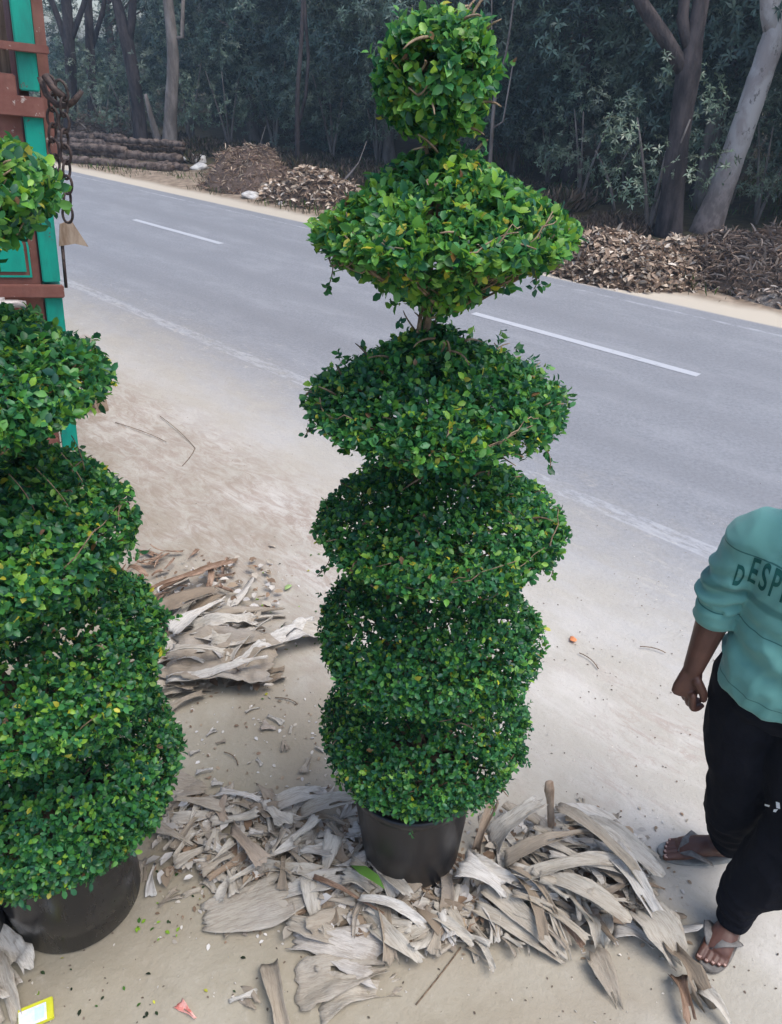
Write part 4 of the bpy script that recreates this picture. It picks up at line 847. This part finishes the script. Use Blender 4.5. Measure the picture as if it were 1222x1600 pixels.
for (u, s, row) in front:
    loc = US(u, s); wx = where(loc)
    if wx < -420 or wx > 1640: continue
    if row == 0 and -25 < s < -19.5: continue
    gap = -35 < wx < (300 if row else 190)
    mk = min(marks, key=lambda q: abs(q[0]-wx))[1]; lab = [f'dark dense front tree {mk}', f'second row tree {mk}', None, None][row] if -80 < wx < 1300 else None
    if lab and lab in used_l: lab = lab.replace('tree', 'tree just right of the one')
    if lab in used_l: lab = None
    used_l.add(lab)
    tree(loc, rr.uniform(.85, 1.15)*((.33 if wx < 200 else .5) if gap else 1), rr.uniform(0, 6.28), rr.randrange(4), rr.randrange(4), lab or ['dark dense tree in the front row of the wood beyond the road', 'dark tree in the second row of the wood', 'dark tree in the third row of the wood', 'dark tree at the back of the wood'][row], ['front row of the roadside wood', 'second row of the roadside wood', 'third row of the roadside wood', 'back row of the roadside wood'][row], cz=rr.uniform(-.5, .6))
# named trees with visible trunks
def special(label, path, fwd, radii, mat, branches=(), crown=None, name='roadside_tree', ext=1.0):
    """path in photo points all at the same distance as the base"""
    P = [PF(x, y, fwd) for x, y in path]; base = Vector((P[0].x, P[0].y, 0)); root = tag(empty(name, base), label, 'tree')
    P = [p-base for p in P]; P[0].z = -.05
    d = P[-1]-P[-2]; P.append(P[-1]+(d.normalized()*2.5+Vector((0, 0, 1.5)))*ext)
    radii = list(radii)+[radii[-1]*.6]; fine = []; fr = []
    for i in range(len(P)-1):
        for t in range(5): fine.append(P[i].lerp(P[i+1], t/5)); fr.append(radii[i]*(1-t/5)+radii[i+1]*t/5)
    for _ in range(3): fine = [fine[0]]+[(fine[i-1]+fine[i]*2+fine[i+1])/4 for i in range(1, len(fine)-1)]+[fine[-1]]
    fine.append(P[-1]); fr.append(radii[-1]); m = MB(); m.tube(fine, fr, 14, jitter=.08); m.build('trunk', mat, root)
    for bpth, r0, r1 in branches:
        Q = [PF(x, y, fwd)-base for x, y in bpth]; Q.append(Q[-1]+(Q[-1]-Q[-2])*.6+Vector((0, 0, .8*ext))); n = len(Q); m = MB(); m.tube(Q, [r0+(r1-r0)*i/(n-1) for i in range(n)], 9, jitter=.1); m.build('limb', mat, root)
    if crown is not None:
        o = bpy.data.objects.new('crown', CROWNS[crown]); COL.objects.link(o); o.parent = root; top = P[-1]; o.location = (top.x, top.y, top.z-1.2); o.scale = (.8, .8, .7)
    return root
special('pale barked tree leaning right with peeling patches beside the leaf heaps', [(1098, 376), (1122, 310), (1152, 225), (1188, 120), (1213, 45), (1226, -10)], 11.6, [.23, .175, .165, .155, .145, .135], M['palebark'], [([(1213, 60), (1205, 20), (1201, -10)], .14, .10)], None, 'leaning_tree')
special('thick dark upright trunk forking at the top left of the pale leaning tree', [(1042, 380), (1050, 300), (1062, 200), (1076, 110), (1085, 60)], 11.3, [.20, .16, .14, .155, .10], M['darkbark'], [([(1074, 120), (1040, 60), (1005, 10), (990, -20)], .10, .07), ([(1080, 90), (1066, 30), (1070, -10)], .08, .06)], None, 'forked_tree')
special('brown trunk leaning right behind the pale leaning tree', [(1100, 300), (1118, 180), (1150, 80), (1172, -10)], 13.5, [.15, .13, .12, .11], M['greybark'], (), 0, 'brown_tree')
special('slim pale straight trunk standing at the right end of the logs', [(265, 246), (266, 180), (272, 90), (262, -5)], 20.5, [.2, .155, .135, .11], M['greybark'], [([(270, 60), (285, 58)], .06, .04)], 3, 'slim_tree')
special('dark forked trunk in front of the wood left of the slim pale trunk', [(222, 236), (214, 150), (200, 70), (180, -5)], 21.5, [.19, .15, .16, .11], M['darkbark'], [([(200, 75), (206, 30), (208, -10)], .10, .08)], None, 'forked_tree')
special('short curved pale trunk beside the slim trunk', [(248, 246), (246, 215), (238, 190)], 20.8, [.13, .10, .07], M['greybark'], (), None, 'curved_tree', .15)
special('dark slender tree at the far left beside the truck post', [(110, 232), (112, 120), (104, 0)], 24, [.17, .15, .13], M['darkbark'], [([(112, 100), (95, 40), (80, 0)], .09, .06), ([(112, 60), (130, 10), (135, -10)], .08, .05)], None, 'slender_tree')
special('dark slender tree between the far left tree and forked trunk', [(150, 232), (142, 110), (138, 0)], 25, [.15, .13, .11], M['darkbark'], [([(142, 80), (160, 20), (165, -10)], .07, .05)], None, 'slender_tree')
special('thin twin stemmed tree in the dark wood left of the middle plant', [(462, 226), (464, 150), (470, 80), (474, 0)], 17.3, [.05, .045, .04, .035], M['darkbark'], [([(462, 215), (478, 150), (482, 90), (478, 40)], .035, .03)], None, 'twin_stemmed_tree')
special('thin bare twisted sapling right of the topiary ball', [(766, 258), (770, 180), (776, 130), (790, 90), (798, 40)], 14.4, [.035, .03, .025, .02, .016], M['greybark'], [([(776, 135), (768, 100)], .012, .008), ([(770, 200), (786, 190)], .02, .01)], None, 'bare_sapling')
def young(px, py, s, k, label, open_rot=0.0):
    g = G(px, py); root = tag(empty('young_tree', (g.x, g.y, 0), (0, 0, open_rot)), label, 'young tree'); root.scale = (s, s, s)
    o = bpy.data.objects.new('crown', YOUNG[k]); COL.objects.link(o); o.parent = root
    m = MB()
    for a in range(3): m.tube(bez((0, 0, -.05), (.1*math.cos(a*2.1), .1*math.sin(a*2.1), .6), (.4*math.cos(a*2.1), .4*math.sin(a*2.1), 1.5), 6), [.035, .03, .027, .023, .02, .016, .01], 6)
    m.build('trunk', M['greybark'], root)
young(905, 318, .95, 0, 'small grey green tree at the wood edge right of the middle plant')
young(1012, 366, 1.0, 1, 'bushy young tree with lighter leaves around the thick dark trunk', 1.0)
young(1180, 350, .9, 0, 'dark low bush behind the pale leaning trunk', 2.0)
young(212, 232, 1.0, 1, 'pale green sapling growing behind the logs', 3.0)
young(1290, 350, 1.0, 1, 'bush at the right edge beyond the straw heap', .5)
young(1090, 300, 1.1, 1, 'dusty bush between the dark trunk and the leaning trunk', 4.0)
young(975, 300, .7, 0, 'low dark bush under the trees behind the tan heap', 2.5)
for (x, y, sc_, k, lb) in [(300, 232, 1.3, 0, 'low bush behind the white rock by the logs'), (360, 238, 1.2, 1, 'low bush behind the left side of the peaked brush heap'), (430, 236, 1.35, 0, 'bush at the wood edge left of the twin stemmed tree'), (520, 248, 1.3, 1, 'bush at the wood edge right of the twin stemmed tree'), (590, 255, 1.2, 0, 'bush at the wood edge hidden by the topiary neck'), (800, 275, 1.2, 1, 'low bush right of the topiary neck'), (855, 285, .9, 0, 'small dark bush left of the small grey green tree'), (1140, 318, 1.2, 0, 'dark bush filling the space under the leaning trunk'), (1230, 330, 1.3, 1, 'tall bush at the right edge of the wood'), (75, 226, 1.1, 0, 'bush at far left behind the hanging chains'), (165, 224, 1.0, 1, 'bush behind the faded brush heap')]:
    young(x, y, sc_, k, lb, x*.7)
# bare dry branches at the wood edge
for i, (x, y, x2, y2, lb) in enumerate([(520, 300, 560, 255, 'grey stick leaning beside the middle plant on the far verge'), (400, 262, 380, 225, 'bare forked branch rising behind the peaked brush heap'), (960, 330, 930, 235, 'dry bare branch leaning in front of the small grey green tree'), (830, 245, 850, 200, 'white lit dead branch right of the middle plant'), (452, 225, 500, 215, 'pale dry branch near the twin stemmed tree')]):
    F_ = G(x, y).y; a = PF(x, y, F_); b = PF(x2, y2, F_); m = MB(); m.tube(bez(a, (a+b)/2+Vector((.1, 0, .05)), b, 8), [.03-.002*j for j in range(9)], 6)
    c_ = a.lerp(b, .5); m.tube([c_, c_+Vector((.25, .1, .25)), c_+Vector((.4, .1, .6))], [.015, .012, .006], 5); tag(m.build('dry_branch', M['greybark']), lb, 'branch')

# ------------------------------------------------------------ person
def remesh(mb, name, voxel, smooth=4, mat=None, disp=None, parent=None):
    me = bpy.data.meshes.new(name+'_src'); me.from_pydata(mb.V, [], mb.F); bm = bmesh.new(); bm.from_mesh(me); bmesh.ops.recalc_face_normals(bm, faces=bm.faces); bm.to_mesh(me); bm.free()
    o = bpy.data.objects.new(name, me); COL.objects.link(o); md = o.modifiers.new('r', 'REMESH'); md.mode = 'VOXEL'; md.voxel_size = voxel
    ms = o.modifiers.new('s', 'SMOOTH'); ms.factor = .5; ms.iterations = smooth
    dg = C.evaluated_depsgraph_get(); dg.update(); me2 = bpy.data.meshes.new_from_object(o.evaluated_get(dg)); bpy.data.objects.remove(o)
    if disp:
        ns = [v.normal.copy() for v in me2.vertices]
        for v, n_ in zip(me2.vertices, ns): v.co += n_*disp(v.co)
    me2.update(); return link(name, me2, mat, parent)
FD = Vector((-.5, -.866, 0)); LD = Vector((.866, -.5, 0)); UP = Vector((0, 0, 1))
def ell(mb, rings, n=28, X=LD, Y=FD, front=None):
    """horizontal rings: (centre, half width, half depth)"""
    V = []; F = []
    for (c, a, b) in rings:
        for k in range(n):
            t = 2*math.pi*k/n; V.append(Vector(c)+X*a*math.copysign(abs(math.cos(t))**.85, math.cos(t))+Y*b*math.copysign(abs(math.sin(t))**.9, math.sin(t)))
    for i in range(len(rings)-1):
        for k in range(n): F.append((i*n+k, i*n+(k+1) % n, (i+1)*n+(k+1) % n, (i+1)*n+k))
    F.append(tuple(range(n-1, -1, -1))); F.append(tuple((len(rings)-1)*n+k for k in range(n))); mb.add(V, F)
def limb(mb, pts, rad, n=16, sub=4):
    """smooth tapered limb through joints with rounded ends"""
    P = [Vector(p) for p in pts]; Q = []; Rr = []
    for i in range(len(P)-1):
        for t in range(sub):
            s = t/sub; Q.append(P[i].lerp(P[i+1], s)); a, b = rad[i], rad[i+1]
            Rr.append(tuple(x*(1-s)+y*s for x, y in zip(a, b)) if hasattr(a, '__len__') else a*(1-s)+b*s)
    Q.append(P[-1]); Rr.append(rad[-1])
    for _ in range(2): Q = [Q[0]]+[(Q[i-1]+Q[i]*2+Q[i+1])/4 for i in range(1, len(Q)-1)]+[Q[-1]]
    def mul(r, k): return tuple(x*k for x in r) if hasattr(r, '__len__') else r*k
    def mn(r): return min(r) if hasattr(r, '__len__') else r
    d0 = (Q[0]-Q[1]).normalized(); d1 = (Q[-1]-Q[-2]).normalized()
    Q = [Q[0]+d0*mn(Rr[0])*.9, Q[0]+d0*mn(Rr[0])*.6]+Q+[Q[-1]+d1*mn(Rr[-1])*.6, Q[-1]+d1*mn(Rr[-1])*.9]
    Rr = [mul(Rr[0], .35), mul(Rr[0], .8)]+Rr+[mul(Rr[-1], .8), mul(Rr[-1], .35)]
    mb.tube(Q, Rr, n)
PC = Vector((1.075, 1.50, 0)); 
def at(z, l=0.0, f=0.0): return PC+LD*l+FD*f+UP*(z-.08*max(0, min(1, (z-.75)/.5)))
SH_R, EL_R, WR_R = at(1.335, -.185), Vector((.878, 1.605, 1.055)), Vector((.832, 1.565, .84))
SH_L, EL_L, WR_L = at(1.335, .185), at(1.07, .25, .0), at(.84, .27, .06)
HIP_R, HIP_L = at(.84, -.085), at(.84, .09)
KN_R, AN_R = Vector((1.035, 1.50, .47)), Vector((1.105, 1.565, .075))
KN_L, AN_L = Vector((1.14, 1.32, .47)), Vector((1.03, 1.325, .085))
HEAD = at(1.56, 0, .03)
person = tag(empty('person', at(0)), 'man in green sweatshirt, black trousers and grey flip flops standing at the right edge', 'person')
body = MB()
ell(body, [(at(.82), .15, .10), (at(.92), .145, .10), (at(1.02), .14, .095), (at(1.15), .155, .105), (at(1.27), .155, .095), (at(1.34), .12, .07), (at(1.375), .06, .05)])
limb(body, [at(1.37), at(1.43, 0, .01), at(1.48, 0, .02)], [.056, .052, .052])
limb(body, [SH_R, EL_R, EL_R.lerp(WR_R, .35), WR_R], [.05, .04, .042, .027]); limb(body, [SH_L, EL_L, EL_L.lerp(WR_L, .35), WR_L], [.05, .04, .042, .027])
limb(body, [HIP_R, KN_R, KN_R.lerp(AN_R, .35), AN_R], [.085, .055, .055, .035]); limb(body, [HIP_L, KN_L, KN_L.lerp(AN_L, .35), AN_L], [.085, .055, .055, .035])
# head
ell(body, [(HEAD+UP*-.105+FD*.03, .03, .03), (HEAD+UP*-.08+FD*.02, .05, .062), (HEAD+UP*-.04+FD*.01, .064, .083), (HEAD, .072, .092), (HEAD+UP*.04, .074, .096), (HEAD+UP*.08, .066, .085), (HEAD+UP*.105, .04, .055)], 24)
limb(body, [HEAD+FD*.09+UP*.012, HEAD+FD*.108+UP*-.022], [.010, .014]); limb(body, [HEAD+FD*.082-LD*.02-UP*.055, HEAD+FD*.082+LD*.02-UP*.055], [.009, .009])
for s in (-1, 1): limb(body, [HEAD+LD*s*.073+UP*.02, HEAD+LD*s*.075-UP*.022], [(.006, .017), (.006, .013)])
# feet
def foot(mb, heel, toe, side):
    d = (toe-heel); d.z = 0; L = d.length; d.normalize(); s = Vector((-d.y, d.x, 0))*side     # s points to the big-toe side
    z0 = .018
    def p(t, w, z): return heel+d*L*t+s*w+UP*z-UP*heel.z
    limb(mb, [p(.08, 0, z0+.026), p(.3, -.003, z0+.034), p(.55, .0, z0+.03), p(.74, .002, z0+.018)], [(.030, .028), (.031, .036), (.038, .030), (.042, .018)])
    limb(mb, [p(.12, 0, .09), p(.34, 0, .06)], [.036, .030])
    toes = []
    for i, (w, t1, r) in enumerate([(.030, 1.0, .0115), (.010, .985, .0082), (-.006, .955, .0078), (-.020, .92, .0074), (-.033, .87, .007)]):
        a, b, c = p(.70, w*.9, z0+.013), p(.84*t1, w, z0+.014), p(t1, w*1.05, z0+.006); limb(mb, [a, b, c], [r*1.05, r, r*.92], 10, 3); toes.append((c, d, r))
    return toes, d, s, L
fR = foot(body, Vector((1.135, 1.565, 0)), Vector((.905, 1.578, 0)), 1)      # big toe on the near side
fL = foot(body, Vector((1.06, 1.355, 0)), Vector((.925, 1.205, 0)), -1)
fR_args = (Vector((1.135, 1.565, 0)), Vector((.905, 1.578, 0)), 1); fL_args = (Vector((1.06, 1.355, 0)), Vector((.925, 1.205, 0)), -1)
# hands: half-closed, fingers curled inwards
def hand(mb, wr, down, palm, side):
    """down: wrist to knuckles; palm: palm-facing direction; side: towards the thumb"""
    kn = wr+down*.085
    limb(mb, [wr, wr+down*.03, wr+down*.06, kn-down*.004], [(.027, .02), (.034, .019), (.040, .018), (.040, .015)] if abs(side.x) > .3 else [(.02, .027), (.019, .034), (.018, .040), (.015, .040)])
    nails = []
    for i, (w, L, r) in enumerate([(.028, .95, .0098), (.0095, 1.05, .0102), (-.009, .98, .0096), (-.026, .8, .0086)]):
        b = kn+side*w; cu = .35+.10*i
        d1 = (down*math.cos(cu)+palm*math.sin(cu)); d2 = (down*math.cos(cu+.95)+palm*math.sin(cu+.95)); d3 = (down*math.cos(cu+1.7)+palm*math.sin(cu+1.7))
        p1 = b+d1*.040*L; p2 = p1+d2*.025*L; p3 = p2+d3*.018*L
        limb(mb, [b-down*.012, p1, p2, p3], [r*1.05, r, r*.92, r*.8], 10, 3); nails.append((p3-d3*.004, d3, palm))
    t0 = wr+down*.025+side*.026; t1 = wr+down*.055+side*.042+palm*.018; t2 = t1+(down*.8+palm*.5-side*.15).normalized()*.030; t3 = t2+(down*.7+palm*.6-side*.35).normalized()*.022
    limb(mb, [t0, t1, t2, t3], [.014, .0125, .0108, .0092], 10, 3)
    return nails
hd = Vector((-.12, -.10, -1)).normalized(); pal_ = Vector((.80, .35, 0)); pal_ = (pal_-hd*pal_.dot(hd)).normalized(); sd_ = Vector((.45, -.9, 0)); sd_ = (sd_-hd*sd_.dot(hd)-pal_*sd_.dot(pal_)).normalized()
hand(body, WR_R, hd, pal_, sd_)
hdl = Vector((0, 0, -1)); pl = -LD; sl_ = FD; hand(body, WR_L, hdl, pl, sl_)
bo = remesh(body, 'body', .0036, 2, M['skin'], None, None); bo.parent = person; bo.matrix_parent_inverse = Matrix.Translation(-person.location)
def attach(o): o.parent = person; o.matrix_parent_inverse = Matrix.Translation(-person.location); return o
m = MB()
for toes in (fR[0], fL[0]):
    for (c, d, r) in toes: m = MB(); m.tube([c+UP*r*.75-d*r*.3, c+UP*r*.72+d*r*.5], [(r*.62, .0016), (r*.5, .0014)], 8); attach(m.build('toenail', M['nail']))
m = MB(); ell(m, [(HEAD+UP*.03-FD*.03, .079, .075), (HEAD+UP*.06-FD*.012, .079, .095), (HEAD+UP*.09-FD*.005, .071, .09), (HEAD+UP*.115, .045, .06)], 24)
attach(remesh(m, 'hair', .004, 2, M['hair'], lambda c: .002*noise.noise(c*120)))
m = MB()
for s in (-1, 1): m = MB(); m.tube([HEAD+LD*s*.029+FD*.080+UP*.006, HEAD+LD*s*.029+FD*.090+UP*.006], [.011, .005], 12); attach(m.build('eye', M['eye']))
# trousers
def fold(scale, amp, seed, stretch=1):
    return lambda c: amp*noise.fractal(Vector((c.x*scale, c.y*scale, c.z*scale*stretch+seed)), 1, 2.1, 3)
m = MB()
ell(m, [(at(.99), .165, .115), (at(.93), .17, .12), (at(.86), .178, .13), (at(.80), .178, .13), (at(.76), .165, .12)])
limb(m, [at(.84, -.088), at(.66, -.085), KN_R+Vector((-.005, 0, .02)), KN_R.lerp(AN_R, .5)+Vector((-.01, 0, 0)), AN_R+Vector((-.01, -.008, .09)), AN_R+Vector((-.008, -.008, .04))], [.105, .105, .094, .085, .068, .056], 20)
limb(m, [at(.84, .09), at(.66, .09, .05), KN_L+Vector((0, 0, .02)), KN_L.lerp(AN_L, .5)+Vector((-.005, 0, 0)), AN_L+Vector((.0, 0, .09)), AN_L+Vector((-.006, -.012, .02))], [.105, .11, .104, .092, .066, .052], 20)
def tf(c):
    low = max(0, 1-(c.z-.05)/.28)
    return .006*noise.fractal(Vector((c.x*7, c.y*7, c.z*5)), 1, 2, 3)+.004*low*math.sin(c.z*150+6*noise.noise(c*9))+.008*max(0, .7-abs(noise.noise(Vector((c.x*9, c.y*9, c.z*7+2))))*2.4)+.004*noise.noise(Vector((c.x*16, c.y*16, c.z*9+4)))
tro = attach(remesh(m, 'trousers', .006, 5, M['trouser'], tf))
m = MB()
for (x, y, s) in ((1200, 1258, .009), (1216, 1255, .014), (1212, 1266, .007)):
    pass
# sweatshirt
m = MB()
ell(m, [(at(.835, 0, .01), .168, .128), (at(.85, 0, .012), .182, .142), (at(.93, 0, .012), .180, .142), (at(1.02, 0, .01), .170, .132), (at(1.12), .175, .126), (at(1.22), .184, .122), (at(1.30), .190, .114), (at(1.36), .178, .098), (at(1.395), .13, .08), (at(1.42), .078, .064), (at(1.435), .066, .06)])
c1 = EL_R.lerp(WR_R, .22)
limb(m, [at(1.34, -.13), SH_R+Vector((0, 0, -.005)), SH_R.lerp(EL_R, .5), EL_R, c1], [.078, .074, .066, .059, .055], 20)
c2 = EL_L.lerp(WR_L, .22); limb(m, [at(1.34, .13), SH_L+Vector((0, 0, -.005)), SH_L.lerp(EL_L, .5), EL_L, c2], [.078, .074, .066, .059, .055], 20)
for a_, b_, c_ in ((EL_R, WR_R, c1), (EL_L, WR_L, c2)):
    dd = (b_-a_).normalized(); m.tube([c_-dd*.05, c_-dd*.02, c_+dd*.006, c_+dd*.02], [.055, .057, .058, .0565], 24)
def sf(c):
    if min((c-c1).length, (c-c2).length) < .065: return .0015*noise.noise(c*40)+.002*math.sin(c.z*160)
    onarm = (c-(SH_R.lerp(EL_R, .8))).length < .20 and (c-PC).dot(LD) < -.17
    d = .008*noise.fractal(Vector((c.x*6, c.y*6, c.z*4)), 1, 2, 3)
    d += .007*math.exp(-((c.z-.98)/.08)**2)*math.sin(c.z*60+(c-PC).dot(LD)*22)
    if onarm and c.z < 1.2: d += .0065*math.sin(c.z*150+8*noise.noise(c*7))*min(1, (1.2-c.z)*14)
    d += .010*max(0, noise.noise(Vector(((c-PC).dot(LD)*14-c.z*12, c.z*6, 3))))
    q = Vector(((c-PC).dot(LD), (c-PC).dot(FD), c.z)); w = 1-abs(noise.noise(Vector((q.x*9+q.z*7, q.y*7, q.z*9-q.x*5))))*2
    d += .009*max(0, w-.4)
    w2 = 1-abs(noise.noise(Vector((q.x*16-q.z*10, q.y*9+5, q.z*13))))*2; d += .005*max(0, w2-.35)
    return d
shirt = attach(remesh(m, 'sweatshirt', .0065, 5, M['shirt'], sf))
bv = BVHTree.FromPolygons([v.co[:] for v in shirt.data.vertices], [p.vertices[:] for p in shirt.data.polygons])
def print_text(txt, l0, z, size, direction, origin_f, name, scx=.37):
    cu = bpy.data.curves.new(name, 'FONT'); cu.body = txt; cu.size = size; cu.offset = size*.018; cu.space_character = 1.3; to = bpy.data.objects.new(name, cu); COL.objects.link(to)
    dg = C.evaluated_depsgraph_get(); me = bpy.data.meshes.new_from_object(to.evaluated_get(dg)); bpy.data.objects.remove(to)
    bm = bmesh.new(); bm.from_mesh(me); bmesh.ops.triangulate(bm, faces=bm.faces)
    for _ in range(5):
        es = [e for e in bm.edges if e.calc_length() > .006]
        if not es: break
        bmesh.ops.subdivide_edges(bm, edges=es, cuts=1); bmesh.ops.triangulate(bm, faces=bm.faces)
    X = direction.cross(UP)*-1; X = Vector((-direction.y, direction.x, 0)); X.normalize()
    for v in bm.verts:
        o = origin_f+X*(l0+v.co.x*scx)+UP*(z+v.co.y)+direction*.6
        hit, nrm, idx, dist = bv.ray_cast(o, -direction)
        v.co = (hit+direction*.0018) if hit else o-direction*.45
    bm.to_mesh(me); bm.free(); return attach(link(name, me, M['ink']))
print_text('ESPIC', -.180, 1.164, .112, FD, PC, 'chest_lettering')
ad = Vector((-.45, -.9, 0)).normalized(); print_text('D', -.01, 1.15, .085, ad, SH_R.lerp(EL_R, .5)*1.0-UP*SH_R.lerp(EL_R, .5).z, 'sleeve_letter')
# white mark on the trousers
bt = BVHTree.FromPolygons([v.co[:] for v in tro.data.vertices], [p.vertices[:] for p in tro.data.polygons])
m = MB(); camp = Vector((0, 0, H))
for (pts) in [[(1196, 1256), (1204, 1258), (1203, 1261), (1196, 1259)], [(1213, 1252), (1219, 1254), (1220, 1264), (1214, 1262)], [(1210, 1264), (1217, 1264), (1213, 1269), (1209, 1268)]]:
    vs = []
    for x, y in pts:
        d = (PF(x, y, 1.3)-camp).normalized(); hit, nn, i_, ds = bt.ray_cast(camp, d)
        if hit: vs.append(hit+nn*.002)
    if len(vs) == len(pts): m.add(vs, [tuple(range(len(vs)))])
if m.V: attach(m.build('white_marks', simple('white_print', (.7, .7, .7), (.8, .8, .8), 9, .7, .2, 0)))
# flip flops
def flipflop(args, info, label=None):
    heel, toe, side = args; toes, d, s, L = info
    out = []; n = 40
    for k in range(n):
        t = 2*math.pi*k/n; x = .5-.56*math.cos(t)*1.02; w = (.037+.011*max(0, min(1, (x-.2)/.6)))*(abs(math.sin(t))**.75)*math.copysign(1, math.sin(t)); w += .004*(x-.5)
        out.append(heel+d*L*x+s*w)
    mb = MB()
    for z0, z1, gname in ((.004, .011, 0),):
        mb.add([p+UP*.003 for p in out]+[p+UP*.019 for p in out], [tuple(range(n-1, -1, -1)), tuple(range(n, 2*n))]+[(i, (i+1) % n, (i+1) % n+n, i+n) for i in range(n)])
    so_ = attach(mb.build('flip_flop', M['sandal_pale'] if side > 0 else M['sandal'], None, False, .002))
    def p(t, w, z): return heel+d*L*t+s*w+UP*z
    mb = MB(); tp = p(.80, .019, .038)
    mb.tube([p(.80, .019, .016), p(.795, .019, .030), tp], [.004, .004, .006], 8)
    mb.tube([tp, p(.68, .038, .062), p(.52, .050, .052), p(.36, .044, .02)], [(.008, .003), (.013, .0035), (.013, .0035), (.010, .003)], 8)
    mb.tube([tp, p(.70, -.008, .064), p(.55, -.040, .058), p(.38, -.045, .02)], [(.008, .003), (.013, .0035), (.013, .0035), (.010, .003)], 8)
    st = mb.build('strap', M['sandal'], None); st.parent = so_
    return so_
flipflop(fR_args, fR); flipflop(fL_args, fL)

# ------------------------------------------------------------ haze
def haze():
    m = MB(); m.box(-60, 60, -14, 75, -1.2, 14); t = bpy.data.materials.new('haze_air'); t.use_nodes = True; n = t.node_tree.nodes; n.clear()
    o = n.new('ShaderNodeOutputMaterial'); v = n.new('ShaderNodeVolumePrincipled'); v.inputs['Color'].default_value = (.62, .80, 1, 1); v.inputs['Density'].default_value = .0032; v.inputs['Anisotropy'].default_value = .3
    t.node_tree.links.new(v.outputs[0], o.inputs['Volume']); tag(m.build('haze', t, None, False), 'thin pale bluish haze in the air', 'haze', kind='stuff')
haze()
